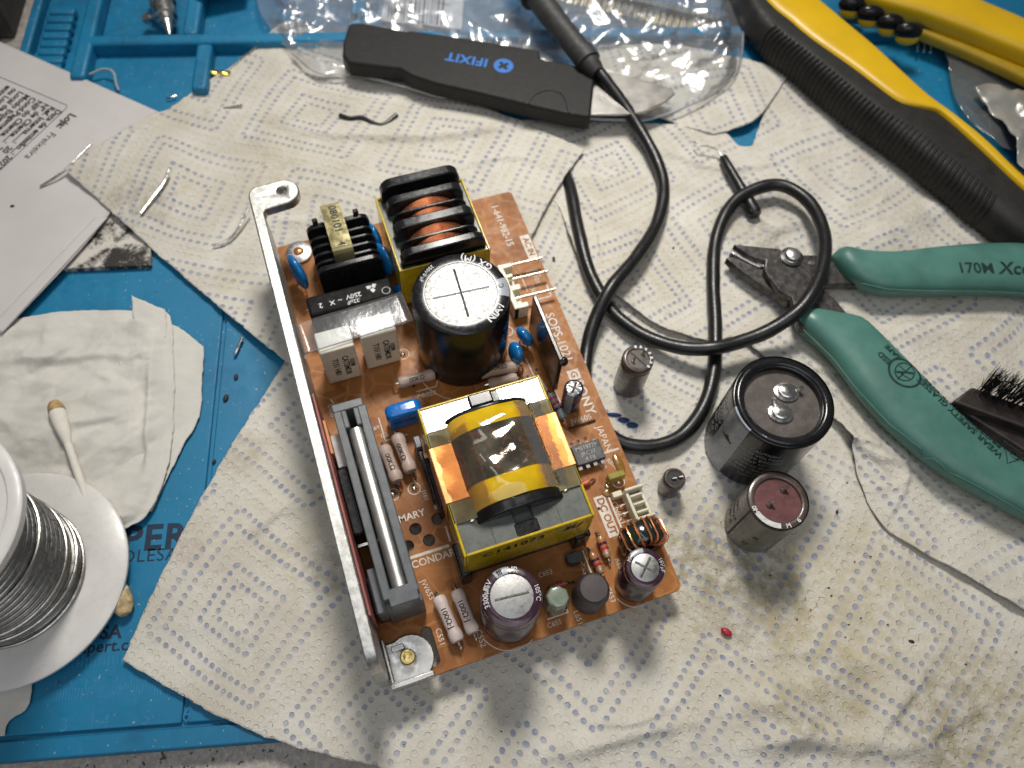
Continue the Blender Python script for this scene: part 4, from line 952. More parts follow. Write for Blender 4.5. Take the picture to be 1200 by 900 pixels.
B().box(cu_-3.4, v0_+.9, 33.5, cu_+3.4, v0_+4.6, 35.7).build('bobbin_tongue', M['blackgloss'], xf, .4)
B().box(cu_-3.8, v1_-4.6, 35.6, cu_+3.2, v1_-.5, 36.9).build('bobbin_tongue', M['blackgloss'], xf, .5)
for s_, x_ in ((cu_-13.5, 31.2), (cu_+13.5, 31.4)): B().ball((s_, x_, 35.9), .9, .45, .35, 10).build('solder_bead', M['lead'], xf)
text('C141073', 4.4, M['dark'], xf, T(cu_-4.5, v0_-.05, 31.4) @ RX(90), off=.03, space=1.12, ext=.01)
text('5U', 4.2, M['dark'], xf, T(cu_+12.2, v0_-.05, 31.6) @ RX(90), off=.05, ext=.01, shear=.3)

# chip, connectors, toroid, SIP module, little ones
ic = B().box(-16.6, 44.3, 10.2, -7.2, 51.0, 13.2).build('control_chip', M['chip'], psu, .3)
for s_, dv in (('M51977P', 49.4), ('JRC27', 47.5), ('4 F8', 45.7)): text(s_, 1.9, M['inkfaint'], ic, T(-11.9, dv, 13.24), off=.01)
for i in range(4):
    for v, s in ((44.3, -1), (51.0, 1)):
        u = -15.7+2.5*i; B().add([(u-.6, v, 11.6), (u+.6, v, 11.6), (u+.6, v+.9*s, 11.3), (u-.6, v+.9*s, 11.3), (u+.4, v+1.1*s, 8.9), (u-.4, v+1.1*s, 8.9)], [(0, 1, 2, 3), (3, 2, 4, 5)]).build('pin', M['lead'], ic)
oc = B().box(-9.3, 36.6, 9.8, -3.7, 38.8, 14.2).build('chip_capacitor', M['olivechip'], psu, .4)
sp_ = thing
dcn = B(); dcn.box(-6.6, 21.8, 9.1, -5.6, 32.2, 15); dcn.box(-1.6, 21.8, 9.1, -.6, 32.2, 13.5); dcn.box(-6.6, 21.8, 9.1, -.6, 22.7, 16); dcn.box(-6.6, 31.3, 9.1, -.6, 32.2, 16); dcn.box(-6, 22, 9.1, -1, 32, 10.5); dcn.box(-9.6, 31.6, 9.1, -6.5, 33.4, 12); dcn.box(-9.6, 20.6, 9.1, -6.5, 22.0, 12)
dco = dcn.build('output_connector', M['conn'], psu, .25)
for v in (24.4, 27.0, 29.6):
    B().box(-5.6, v-.35, 9.2, -1.6, v+.35, 15.2).build('divider', M['conn'], dco, .15)
    B().tube([(-8.6, v-.6, 9), (-8.4, v-.6, 10.6), (-6.4, v-.6, 10.8)], .35, 6).build('pin', M['lead'], dco)
tq = T(-7.2, 16.6, 14.2) @ RX(82) @ RZ(0)
to = B(); vs = []; 
to.lathe([(3.0, -3.2), (6.4, -3.2), (7.0, -2.4), (7.0, 2.4), (6.4, 3.2), (3.0, 3.2), (3.0, -3.2)], 40, tq, False); too = to.build('toroid_choke', M['toroid'], psu)
for i in range(7):
    a = 24+i*21+random.uniform(-3, 3)
    p = [(2.6, -3.3), (2.6, 3.3), (4, 3.75), (6.6, 3.7), (7.45, 2.6), (7.45, -2.6), (6.6, -3.7), (4, -3.75), (2.6, -3.3)]
    B().tube([(q*math.cos(R(a)), q*math.sin(R(a)), z) for q, z in p], .36, 8, True, tq).build('winding_turn', M['copper'], too)
acn = B(); acn.box(-17.4, 102.6, 9.1, -12.2, 104.6, 15.6); acn.box(-17.4, 119.6, 9.1, -12.2, 121.4, 15.6); acn.box(-17.4, 102.6, 9.1, -15.6, 121.4, 15.8); acn.box(-17, 103, 9.1, -12.6, 121, 10.4); acn.box(-15.7, 110.6, 9.1, -12.2, 112.8, 14.6); acn.box(-15.7, 116.2, 9.1, -13.2, 117.6, 14.6)
aco = acn.build('input_connector', M['conn'], psu, .25)
for v in (121.9, 116.0, 108.2): B().tube([(-16.5, v, 13), (-13, v, 13), (-1.2, v-.3, 13.0), (-.6, v-.3, 13.0)], .55, 10).build('pin', M['gold'], aco)
q = Matrix(((0, 0, 1, 0), (1, 0, 0, 0), (0, 1, 0, 0), (0, 0, 0, 1)))
sip = B().box(-14.4, 72.0, 11, -12.9, 96.4, 31.6).build('hybrid_module', M['blackgloss'], psu, .35)
for i in range(10): B().tube([(-13.7, 73.6+2.4*i, 11.4), (-13.7, 73.6+2.4*i, 8.8)], .32, 6).build('pin', M['lead'], sip)
B().ball((-12.0, 73.6, 27), 1.6, 1.6, 1.6, 14).build('resin_bump', M['blackgloss'], sip)
B().ball((-11.6, 86.0, 20), 1.7, 3.8, 3.8, 16).build('varistor', mat('olive bead', (.08, .09, .03), .3), sip)
bt_ = B(); bt_.prism([(-2.4, -1), (-2.4, 1.2), (2.4, 1.2), (2.4, -1), (1.2, -1.9), (-1.2, -1.9)], 10.2, 14.6, T(-28.0, 18.0, 0)); bto = bt_.build('small_transistor', M['chip'], psu, .2)
for i in (-1.3, 0, 1.3): B().tube([(-28+i, 18, 10.4), (-28+i, 18, 8.9)], .25, 6).build('lead', M['lead'], bto)
B().box(-58.9, 68.0, 9.2, -56.6, 70.4, 16).build('small_diode', M['chip'], psu, .3)
B().box(-62.4, 47.2, 9.1, -61.0, 63.5, 15).build('side_diode', M['black'], psu, .3)
B().box(-62.6, 64.0, 9.1, -60.6, 68, 16.5).build('diode_tab', M['heat'], psu, .3)

# ================================================================== LOOSE CAPACITORS
def cap_thing(px_, py_, zt_, label, cat='capacitor', rz=0):
    p = at(px_, py_, zt_); return thing('loose_capacitor', (p.x, p.y, .6), label, cat, rz, 'loose capacitors standing on the towel')
def cap_body(t, r, h, sleeve, seal, rim, depth, beads=0, stripe=None, smat=None, rimmat=None):
    b = B(); pr = [(r-1.0, 0), (r-.2, .5), (r, 1.2), (r, h-4.6*beads), (r-.7*beads, h-4.0*beads), (r-.7*beads, h-3.4*beads), (r, h-2.6*beads-.4), (r, h-.9), (r-.35, h-.25), (r-1.0, h), (r-rim+.4, h), (r-rim, h-.3), (r-rim, h-depth)]
    b.lathe(pr, 60, None, True); s = b.build('sleeve', sleeve, t)
    B().lathe([(r-rim-.01, h-depth-.2), (r-rim-.02, h-depth), (.01, h-depth+.06)], 48).build('rubber_seal', seal, t)
    if stripe:
        a0, a1 = stripe; vs = []; fs = []; K = 16
        prs = [(r+.05, .8), (r+.05, h-4.6*beads-.1), (r-.7*beads+.06, h-4*beads), (r-.7*beads+.06, h-3.4*beads), (r+.05, h-2.6*beads-.4), (r+.05, h-.9), (r-.3, h-.2), (r-1, h+.05), (r-rim+.4, h+.05)]
        for i in range(K+1):
            a = R(a0+(a1-a0)*i/K)
            for qq, z in prs: vs.append((qq*math.cos(a), qq*math.sin(a), z))
        m_ = len(prs)
        for i in range(K):
            for j in range(m_-1): fs.append((i*m_+j, (i+1)*m_+j, (i+1)*m_+j+1, i*m_+j+1))
        st = B(); st.add(vs, fs, None, True); st.build('polarity_stripe', smat or M['greystripe'], t)
    return s
# big snap-in
t1 = cap_thing(918, 470, 34, 'large black capacitor standing upside down showing two metal terminals, before the cutters')
h1 = 33.4; r1 = 15.2
cap_body(t1, r1, h1, M['blackgloss'], M['sealgrey'], 3.6, 2.2, 0, (193, 226), M['greystripe'])
for (x, y, ang) in ((1.8, 4.0, 15), (-.4, -3.2, 125)):
    tm = B(); tm.lathe([(3.3, h1-2.2), (3.3, h1-1.5), (2.5, h1-1.3), (2.4, h1-.6), (2.1, h1-.4), (.01, h1-.35)], 24, T(x, y, 0) @ SC(1.15, .95, 1)); tmo = tm.build('terminal', M['lead'], t1)
    B().tube([(x+2*math.cos(R(ang)), y+2*math.sin(R(ang)), h1-1.6), (x+3.6*math.cos(R(ang)), y+3.6*math.sin(R(ang)), h1-1.4), (x+4.4*math.cos(R(ang)), y+4.4*math.sin(R(ang)), h1+.2)], [.9, .8, .7], 8).build('solder_tag', M['lead'], tmo)
B().torus(r1-2.0, 1.55, T(0, 0, h1-.9), 60, 12).build('rolled_rim', M['blackgloss'], t1)
lines_ = ['CAUTION', 'HIGH VOLTAGE', 'DO NOT EXCEED', 'VENT 105°C', 'SERIES GX', '400V 180µF', 'MADE IN JAPAN', 'LOT 9']
for k_ in range(8): side_text(lines_[k_], 0, 0, r1, 26-2.5*k_, 255-2*(k_ % 3), 2.0, 'inkfaint', t1)
for k_ in range(6): side_text(('GX(M)', '180µF', '400V', '85°C', 'K9', 'M')[k_], 0, 0, r1, 27-4*k_, 178, 3.2, 'inkfaint', t1)
side_text('–', 0, 0, r1+.05, 20, 209, 8, 'dark', t1, off=.03); side_text('◆', 0, 0, r1+.05, 20, 209, 3, 'dark', t1)
ring_text('70', 0, 0, r1-1.9, h1+.5, -118, 1.6, 'whiteink', t1)
# medium
t2 = cap_thing(912, 586, 25.5, 'medium grey and brown capacitor with red brown seal standing alone, nearest of the loose ones')
h2 = 25; r2 = 9.0
cap_body(t2, r2, h2, M['brownsleeve'], M['sealred'], 2.1, .9, 0, None)
st = B(); vs = []; fs = []
for i in range(17):
    a = R(212+(288-212)*i/16)
    for z in (.9, h2-1.1): vs.append(((r2+.05)*math.cos(a), (r2+.05)*math.sin(a), z))
for i in range(16): fs.append((2*i, 2*i+2, 2*i+3, 2*i+1))
st.add(vs, fs, None, True); st.build('polarity_stripe', M['greygreen'], t2)
B().box(-.25, -.25, 1, .25, .25, h2-1.2, T(r2*math.cos(R(205))*1.0, r2*math.sin(R(205)), 0)).build('sleeve_seam', M['dark'], t2)
for s_, a in (('0M', 208), ('–', 222), ('M', 288), ('6', 315)): ring_text(s_, 0, 0, r2-1.1, h2+.1, a, 1.9, 'whiteink', t2, True, off=.03)
st = B(); vs = []; fs = []
for i in range(9):
    a = R(216+ (272-216)*i/8); 
    for q_ in (r2-1.95, r2-.4): vs.append((q_*math.cos(a), q_*math.sin(a), h2+.09))
for i in range(8): fs.append((2*i, 2*i+1, 2*i+3, 2*i+2))
st.add(vs, fs); st.build('white_mark', M['whiteink'], t2)
side_text('⊟', 0, 0, r2+.05, 13, 248, 2.6, 'dark', t2); side_text('⊟', 0, 0, r2+.05, 6, 240, 2.6, 'dark', t2)
for k_, s_ in enumerate(('25V', '1000µF', '105°C')): side_text(s_, 0, 0, r2, 15-4*k_, 175, 2.4, 'dark', t2)
for x, y in ((2.0, 3.4), (-2.4, -1.6)):
    o = B().lathe([(1.0, h2-.9), (1.0, h2-.6), (.7, h2-.4), (.01, h2-.4)], 14, T(x, y, 0)).build('lead_socket', M['bits'], t2)
    B().tube([(x, y, h2-.7), (x+.3, y+.3, h2+.6), (x+1.0, y+.5, h2+1.1)], .4, 8).build('lead', M['lead'], t2)
# tall thin
t3 = cap_thing(748, 420, 20, 'tall thin dark brown capacitor standing between the board and the cable loop')
h3 = 19.6; r3 = 5.15
cap_body(t3, r3, h3, M['brownsleeve'], M['sealgrey'], 1.6, .5, .7)
B().box(-3.4, -.3, 0, 3.4, .3, .15, T(0, 0, h3-.5) @ RZ(-42)).build('seal_groove', M['dark'], t3)
for k_ in range(7):
    a = R(-40+24*k_); B().box(-.35, -.5, 0, .35, .5, .06, T((r3-.9)*math.cos(a), (r3-.9)*math.sin(a), h3+.01) @ RZ(math.degrees(a)+90)).build('print_mark', M['whiteink'], t3)
for x, y in ((1.5, 1.8), (-1.6, -1.4)):
    B().tube([(x, y, h3-.6), (x+.1, y+.1, h3+.6), (x+.2, y+.6, h3+1.6)], [.8, .4, .35], 8).build('lead', M['lead'], t3)
# tiny
t4 = cap_thing(791, 560, 11, 'tiny dark purple capacitor standing alone between the board and the medium capacitor')
h4 = 10.6; r4 = 3.55
cap_body(t4, r4, h4, M['brownsleeve'], M['bits'], 1.2, .35, .45)
for x, y in ((1.0, .3), (-1.0, -.4)): B().tube([(x, y, h4-.5), (x+.2, y, h4+.3), (x+1.4, y+.3, h4+.5)], .3, 8).build('lead', M['lead'], t4)

# ================================================================== CABLE
def path(pts, n=200):
    w_ = [tuple(at(a, b_, z)) for a, b_, z in pts]; return [tuple(p) for p in resample(w_, n)]
cab = thing('test_lead', tuple(at(740, 140, 3)), 'long black rubber cable looping between the circuit board and the teal cutters', 'cable')
co_ = at(740, 140, 3); sub = lambda P: [(p[0]-co_.x, p[1]-co_.y, p[2]-co_.z) for p in P]
cp = [(690, 72, 14.5), (712, 98, 12), (742, 140, 7.5), (768, 186, 5), (778, 222, 4.6), (770, 262, 5.2), (745, 303, 8.2), (716, 338, 9.6), (697, 374, 6.4), (687, 412, 3.8), (686, 450, 3.6), (700, 492, 3.6), (725, 517, 3.6), (762, 523, 3.6), (800, 510, 3.6), (826, 474, 3.7), (837, 430, 3.7), (838, 385, 3.8), (835, 330, 4.0), (839, 281, 4.6),
      (857, 241, 6), (885, 222, 7.5), (917, 217, 8.5), (948, 236, 10), (965, 272, 13), (963, 315, 16), (942, 357, 16), (905, 386, 12), (868, 401, 10), (838, 408, 9.6), (800, 408, 7), (758, 395, 4.4), (725, 372, 3.8), (704, 345, 3.8), (688, 312, 3.6), (677, 268, 3.4), (669, 226, 1.6), (662, 204, -.9), (648, 184, -2.2), (636, 172, -2.4)]
cw = sub(path(cp, 420)); cw = [(p[0]+.2*math.sin(i*.07)+.06*math.sin(i*.19+1), p[1]+.2*math.cos(i*.06)+.06*math.sin(i*.17), p[2]) for i, p in enumerate(cw)]
B().tube(cw, [2.45*(1+.022*math.sin(i*.37)+.016*math.sin(i*.83+2)) for i in range(len(cw))], 16).build('cable_jacket', M['rubber'], cab)
rp = path([(600, -50, 21), (634, 2, 18), (665, 42, 16), (688, 71, 14.6), (700, 86, 13.4)], 30)
rr_ = [5.2]*16+[4.9]*9+[4.7, 4.7, 4.4, 4.0, 3.2]
B().tube(sub(rp), rr_, 18).build('strain_relief', M['rubbermatte'], cab)
cl = path([(682, 62, 15.2), (690, 73, 14.6)], 4); B().tube(sub(cl), [5.3]*4, 18).build('collar', M['rubbermatte'], cab)
cl = path([(618, -25, 19.5), (630, -5, 18.4)], 4); B().tube(sub(cl), [7.5]*4, 18).build('collar', M['rubbermatte'], cab)

# ================================================================== TEAL CUTTERS
nip = thing('flush_cutters', tuple(at(917, 319, 2)), 'teal handled flush cutters with dark steel jaws lying open on the towel', 'cutters')
no = at(917, 319, 2)
def npoly(pts, z): return [(p[0]-no.x, p[1]-no.y) for p in px(pts, z)]
l1 = npoly([(858, 290), (870, 291.5), (895, 294), (910, 295), (921, 301), (928, 309), (945, 322), (960, 340), (978, 357), (996, 378), (990, 400), (935, 388), (930, 370), (925, 352), (912, 346), (897, 327), (893, 320), (895, 309), (884, 307), (873, 302), (864, 296)], 9)
l2 = npoly([(849, 306), (856, 313), (864, 320), (875, 328), (887, 336), (907, 348), (921, 360), (935, 345), (958, 338), (985, 337), (1013, 338), (1020, 322), (985, 310), (958, 303), (922, 302), (905, 304), (893, 314), (883, 316), (872, 311), (860, 304)], 6)
B().prism(l1, 6.0, 9.2).build('blade', M['darksteel'], nip, .5)
B().prism(l2, 2.6, 6.2).build('blade', M['darksteel'], nip, .5)
bv = npoly([(853, 301), (863, 297), (874, 304), (884, 309), (893, 312), (894, 318), (886, 318), (872, 311), (861, 305)], 6.4); B().prism(bv, 4.0, 7.2).build('cutting_edge', M['steel'], nip, .4)
B().lathe([(4.0, 9.0), (4.0, 9.8), (3.3, 10.1), (2.9, 10.4), (2.6, 11.6), (2.2, 11.9), (.01, 12.0)], 32).build('pivot_rivet', M['silver'], nip)
B().lathe([(4.1, 9.2), (4.1, 9.9), (3.1, 10.3)], 32, None, False).build('pivot_washer', M['darksteel'], nip)
pp = npoly([(949, 312)], 6.3)[0]; B().lathe([(1.0, 6.1), (.9, 6.5), (.01, 6.6)], 16, T(*pp, 0) @ SC(1.3, .9, 1)).build('rivet', M['steel'], nip)
def strap(e1, e2, z0, z1, n=48, ex=.7, cap=True, k=20, org=None, ze=None, zes=None):
    'rounded bar between two edges given in pixels at the height of its widest line'
    zc = (z0+z1)/2; A = resample(px(e1, zes[0] if zes else zc), n); C = resample(px(e2, zes[1] if zes else zc), n); rings = []
    for i in range(n):
        f = 1.0
        if cap:
            f = min(1.0, math.sqrt(max(0, 1-(1-min(i, n-1-i)/3.0)**2)) if min(i, n-1-i) < 3 else 1.0); f = max(f, .12)
        c = (A[i]+C[i])/2; h = (A[i]-C[i])/2*f; hz = (z1-z0)/2*f
        zz = zc + (ze(i/(n-1)) if ze else 0)
        ring = []
        for j in range(k):
            a = 2*math.pi*j/k; ca, sa = math.cos(a), math.sin(a)
            cx_ = math.copysign(abs(ca)**ex, ca); sx_ = math.copysign(abs(sa)**ex, sa)
            ring.append(Vector((c[0]+h[0]*cx_-(org.x if org else 0), c[1]+h[1]*cx_-(org.y if org else 0), zz+hz*sx_)))
        rings.append(ring)
    return rings
b = B(); g1 = strap([(971, 294), (985, 296), (1010, 301), (1050, 301), (1090, 296), (1140, 292), (1200, 292), (1290, 300)], [(974, 315), (985, 324), (1000, 335), (1030, 347), (1090, 348), (1140, 348), (1200, 351), (1290, 372)], 1.6, 12.6, org=no, ex=.8)
b.loft(g1); gr1 = b.build('grip', M['teal'], nip)
b = B(); g2 = strap([(929, 370), (950, 369), (975, 372), (1003, 377), (1022, 392), (1070, 440), (1130, 500), (1200, 552), (1290, 600)], [(926, 380), (940, 393), (962, 412), (985, 440), (1008, 472), (1045, 512), (1105, 560), (1200, 612), (1290, 655)], 1.8, 13.0, org=no, ex=.8)
b.loft(g2); gr2 = b.build('grip', M['teal'], nip)
for o in (gr1, gr2):
    bpy.context.view_layer.update()
def drop_text(s, size, cx, cy, ang_px, tgt, parent, m, org, z=14, flip=False, **k):
    'flat letters laid along a pixel direction at (cx, cy), then dropped onto the grip'
    p = at(cx, cy, z); q = at(cx+30*math.cos(R(ang_px)), cy+30*math.sin(R(ang_px)), z)
    d = math.atan2(q.y-p.y, q.x-p.x)
    o = text(s, size, M[m], parent, T(p.x-org.x, p.y-org.y, 0) @ Matrix.Rotation(d, 4, 'Z'), ext=.0, dense=2, **k)
    for v in o.data.vertices:
        hit = tgt.ray_cast(Vector((v.co.x, v.co.y, 1.0)), Vector((0, 0, -1)))
        v.co.z = (hit[1].z if hit[0] else 12*S)+.00018
    return o
drop_text('170M', 6.0, 1138, 320, 1, gr1, nip, 'tealink', no, 11.5, off=.012)
drop_text('Xcelite', 7.0, 1196, 321, 2, gr1, nip, 'tealink', no, 11.5, off=.02, shear=.25)
drop_text('WEAR SAFETY GLASSES', 3.3, 1119, 492, 224, gr2, nip, 'tealink', no, 12, off=.02)
drop_text('PROTECT YOUR EYES', 3.3, 1122, 484, 223, gr2, nip, 'tealink', no, 11, off=.02) if False else None
drop_text('PROTECT YOUR EYES', 3.2, 1124, 486, 223, gr2, nip, 'tealink', no, 11.5, off=.02)
drop_text('ESD', 3.0, 1032, 424, 222, gr2, nip, 'tealink', no, 12, off=.02); drop_text('SAFE', 3.0, 1042, 417, 222, gr2, nip, 'tealink', no, 11.5, off=.02)
drop_text('⊘', 8.5, 1057, 440, 222, gr2, nip, 'tealink', no, 12, off=.0)
def ray_line(pts, parent, tgt, org, m, wd=.35, closed=True):
    P = [at(a, b_, 12) for a, b_ in pts]; pp_ = []
    L = P+[P[0]] if closed else P
    for a, c in zip(L[:-1], L[1:]):
        for i in range(8): pp_.append(a.lerp(c, i/8))
    pp_.append(L[-1]); out = []
    for p in pp_:
        x, y = (p.x-org.x), (p.y-org.y); hit = tgt.ray_cast(Vector((x*S, y*S, 1)), Vector((0, 0, -1))); out.append((x, y, (hit[1].z/S if hit[0] else 11)))
    return B().tube(out, wd/2, 6).build('printed_line', M[m], parent)
ray_line([(1008, 334), (1040, 341), (1090, 343), (1140, 343), (1200, 346)], nip, gr1, no, 'teal', .5, False)
ray_line([(940, 388), (975, 422), (1000, 455), (1040, 498), (1100, 545), (1200, 600)], nip, gr2, no, 'teal', .5, False)
ray_line([(1174, 518), (1174, 547), (1202, 537)], nip, gr2, no, 'tealink')
ray_line([(1056+12*math.cos(a), 440+11*math.sin(a)) for a in np.linspace(0, 2*math.pi, 14, endpoint=False)], nip, gr2, no, 'tealink', .45)
ray_line([(1047, 449), (1066, 431)], nip, gr2, no, 'tealink', .45, False)
ray_line([(1049, 433), (1056, 439), (1051, 443), (1062, 449)], nip, gr2, no, 'tealink', .4, False)
ray_line([(1186+5.5*math.cos(a), 536+5*math.sin(a)) for a in np.linspace(0, 2*math.pi, 12, endpoint=False)], nip, gr2, no, 'tealink', .35)

# ================================================================== YELLOW AND BLACK HANDLES
yh = thing('ribbed_handle', tuple(at(1000, 120, 0)), 'thick yellow and black ribbed tool handle lying from top centre to the right edge', 'tool handle', group='yellow and black tool handles'); yo = at(1000, 120, 0)
lo = [(835, -60), (866, 20), (893, 56), (925, 82), (962, 113), (1000, 145), (1050, 182), (1102, 224), (1150, 264), (1188, 292), (1290, 360)]
mid = [(850, -60), (897, 0), (925, 24), (950, 45), (1000, 80), (1045, 114), (1062, 122), (1085, 127), (1104, 134), (1150, 175), (1200, 222), (1290, 296)]
up = [(890, -60), (960, 0), (992, 27), (1025, 55), (1062, 90), (1100, 125), (1150, 165), (1200, 213), (1290, 284)]
b = B(); rg = strap(lo, [(p[0]+6, p[1]-6) for p in mid[:5]]+[(1070, 114), (1108, 128), (1165, 173), (1204, 204), (1290, 283)], 1.2, 18, 90, .62, False, 28, yo, zes=(8, 15)); b.loft(rg); b.build('rubber_grip', M['toolblack'], yh)
b = B(); rg2 = strap(mid, up, 3, 19.6, 90, .42, False, 28, yo, zes=(18.5, 17)); b.loft(rg2); b.build('yellow_shell', M['toolyellow'], yh)
rb = B()
A = resample(px(lo, 8), 420); C = resample(px(mid, 15), 420)
for i in range(118, 330, 4):
    c = (A[i]+C[i])/2; h = (A[i]-C[i])/2
    pts = []
    for a in np.linspace(-35, 72, 9):
        ca, sa = math.cos(R(a)), math.sin(R(a)); e = .62
        pts.append((c[0]+h[0]*abs(ca)**e*1.004-yo.x, c[1]+h[1]*abs(ca)**e*1.004-yo.y, 9.6+8.45*math.copysign(abs(sa)**e, sa)))
    rb.tube(pts, .55, 6)
rb.build('grip_ribs', M['toolblack'], yh)
y2 = thing('second_handle', tuple(at(1120, 40, 0)), 'yellow handle with thin black stripe at the top right corner', 'tool handle', group='yellow and black tool handles'); y2o = at(1120, 40, 0)
b = B(); b.loft(strap([(980, -22), (1030, 2), (1080, 18), (1130, 36), (1200, 64), (1290, 100)], [(1080, -60), (1120, -20), (1160, 0), (1200, 17), (1290, 60)], 8, 20, 50, .6, False, 24, y2o, zes=(16, 19))); b.build('yellow_shell', M['toolyellow'], y2)
b = B(); b.loft(strap([(1070, 33), (1078, 40), (1130, 62), (1200, 94), (1290, 140)], [(1082, 24), (1100, 33), (1140, 45), (1200, 74), (1290, 110)], 5, 11, 40, .6, False, 20, y2o, zes=(9, 10))); b.build('lower_shell', mat('dull yellow plastic', (.42, .27, .01), .4, var=.08), y2)
b = B(); b.loft(strap([(1068, 35), (1085, 36), (1130, 50), (1200, 80), (1290, 120)], [(1075, 24), (1100, 29), (1140, 43), (1200, 70), (1290, 108)], 8, 12.5, 40, .8, False, 16, y2o)); b.build('black_stripe', M['blackgloss'], y2)
for i, (x, y) in enumerate(((1000, 3), (1022, 14), (1045, 24), (1066, 34))):
    c = at(x, y, 16); B().ball((c.x-y2o.x, c.y-y2o.y, 15), 6.0, 3.2, 4, 16).build('spring_notch', M['black'], y2)
    c = at(x-2, y+9, 13); B().ball((c.x-y2o.x, c.y-y2o.y, 12), 5.0, 2.4, 3, 16).build('spring_tooth', M['toolyellow'], y2)

# shiny wrapped thing under the handles
def hS(X, Y, s, t): return 5+4*np.maximum(0, ridged(X, Y, .03, 3, 131)+.4)+2.4*fbm(X, Y, .09, 3, 135)
sw = sheet('foil_bag', M['shiny'], [(1180, 205), (1215, 225), (1260, 240)], [(1260, 240), (1270, 170), (1265, 110)], [(1130, 118), (1150, 116), (1190, 126), (1265, 120)], [(1180, 205), (1163, 160), (1130, 118)], 60, 60, hS)
tag(sw, 'crumpled shiny grey plastic bag at the right edge behind the ribbed handle', 'bag')
cpk = sheet('clear_pouch', film_mat('smoky film', (.55, .52, .46), .12, .1, .05), [(1168, 180), (1215, 190), (1270, 200)], [(1270, 200), (1270, 60)], [(1098, 55), (1150, 70), (1270, 96)], [(1168, 180), (1120, 130), (1098, 55)], 60, 60, lambda X, Y, s, t: 3+2.5*np.maximum(0, ridged(X, Y, .03, 3, 141)))
tag(cpk, 'smoky clear plastic pouch on the blue mat between the yellow handles', 'bag')
fk = thing('pin_strip', tuple(at(1080, 52, 1)), 'short row of three silver pins on the mat below the second handle', 'pins')
for i in range(3):
    p = at(1075+7.5*i, 49+.8*i, 3); q_ = at(1075+7.5*i, 60+.8*i, 3); f0 = at(1080, 52, 1); B().tube([(p.x-f0.x, p.y-f0.y, 2), (q_.x-f0.x, q_.y-f0.y, 2)], .5, 8).build('pin', M['lead'], fk)

# ================================================================== BRUSH
br0 = at(1165, 500, 0); brt = thing('black_brush', tuple(br0), 'black block brush with short stiff bristles lying at the right edge', 'brush')
bp = [(1140, 453), (1205, 477), (1290, 508), (1270, 535), (1200, 500), (1117, 470)]
P_ = [(p[0]-br0.x, p[1]-br0.y) for p in px(bp, 14)]
B().prism([P_[0], P_[1], P_[2], P_[3], P_[4], P_[5]], .5, 14).build('brush_block', M['brush'], brt, .8)
bl = px([(1120, 472), (1290, 555)], 14); br2 = B()
q1_ = px([(1115, 475), (1200, 508), (1290, 545), (1290, 590), (1200, 530), (1140, 492)], 9); br2.prism([(p[0]-br0.x, p[1]-br0.y) for p in q1_], .5, 10); br2.build('brush_back', M['brush'], brt, .8)
NB = 9
for r_ in range(2):
    for i in range(NB):
        f = i/(NB-1); x = 1150+f*130+r_*5; y = 462+f*48-r_*7
        base = at(x, y, 14); tf_ = B(); hh = 10+random.uniform(-1, 1.6)
        for k_ in range(26):
            dx, dy = random.gauss(0, 1.0), random.gauss(0, .8); 
            tf_.tube([(base.x-br0.x+dx, base.y-br0.y+dy, 13.5), (base.x-br0.x+dx*1.35+random.gauss(0, .3), base.y-br0.y+dy*1.35+.4, 14+hh*.55), (base.x-br0.x+dx*1.8+random.gauss(0, .6), base.y-br0.y+dy*1.7+.8+random.gauss(0, .5), 14+hh+random.uniform(-1.2, .4))], [.16, .15, .08], 4)
        tf_.build('bristle_tuft', M['bristle'], brt)

# ================================================================== BAG, OPENING TOOL, PIN HEADER
def hBag(X, Y, s, t):
    h = crumple(X, Y, 110, .12, .5, 3.0, 6.5, 290, 880, -90, 160, _rb)
    h = np.maximum(h, -1)*.9+.7*np.maximum(-2, crumple(X, Y, 320, .2, .6, .4, 2.2, 290, 880, -90, 160, _rb))
    e = np.minimum(np.minimum(s, 1-s), t)
    d = seg_dist(X, Y, px([(420, 50), (690, 100), (790, 115)], 4))
    h = np.clip(h, 0, 9)*np.clip((d-6)/12, .10, 1)
    return 4.0+.9*np.clip(s*1.6, 0, 1)+h*np.clip(e*16, .22, 1)
bag = thing('clear_bag', tuple(at(600, 60, 0)), 'crinkled clear plastic bag lying across the top under the charcoal tool', 'bag'); bo_ = at(600, 60, 0)
bs_ = sheet('bag_film', M['film'], [(345, 74), (375, 97), (420, 100), (470, 112), (520, 126), (560, 124), (640, 146), (720, 152), (762, 150), (830, 122), (862, 88)], [(862, 88), (868, 20), (872, -70)], [(300, -70), (872, -70)], [(345, 74), (318, 42), (303, 8), (300, -70)], 260, 130, hBag, .1, parent=bag)
bs_.data.transform(Matrix.Translation(-bo_*S))
bs2 = sheet('bag_film', M['film'], [(352, 60), (440, 85), (560, 112), (700, 140), (790, 136), (840, 96)], [(840, 96), (850, -60)], [(330, -60), (850, -60)], [(352, 60), (330, -60)], 120, 80, lambda X, Y, s, t: 1.6+1.6*np.maximum(0, ridged(X, Y, .04, 4, 151)), .1, parent=bag)
bs2.data.transform(Matrix.Translation(-bo_*S))
se = B(); se.tube([Vector((p[0]-bo_.x, p[1]-bo_.y, 5.2-bo_.z)) for p in resample(px([(345, 74), (375, 97), (420, 100), (470, 112), (520, 126), (560, 124), (640, 146), (720, 152), (762, 150), (830, 122), (862, 88), (868, 20)]), 90)], .45, 6); se.build('bag_seam', M['filmseam'], bag)
lb = B(); z_ = 1.35
lp = [p for p in px([(446, 24), (458, -40), (545, -20), (541, 34)], z_)]
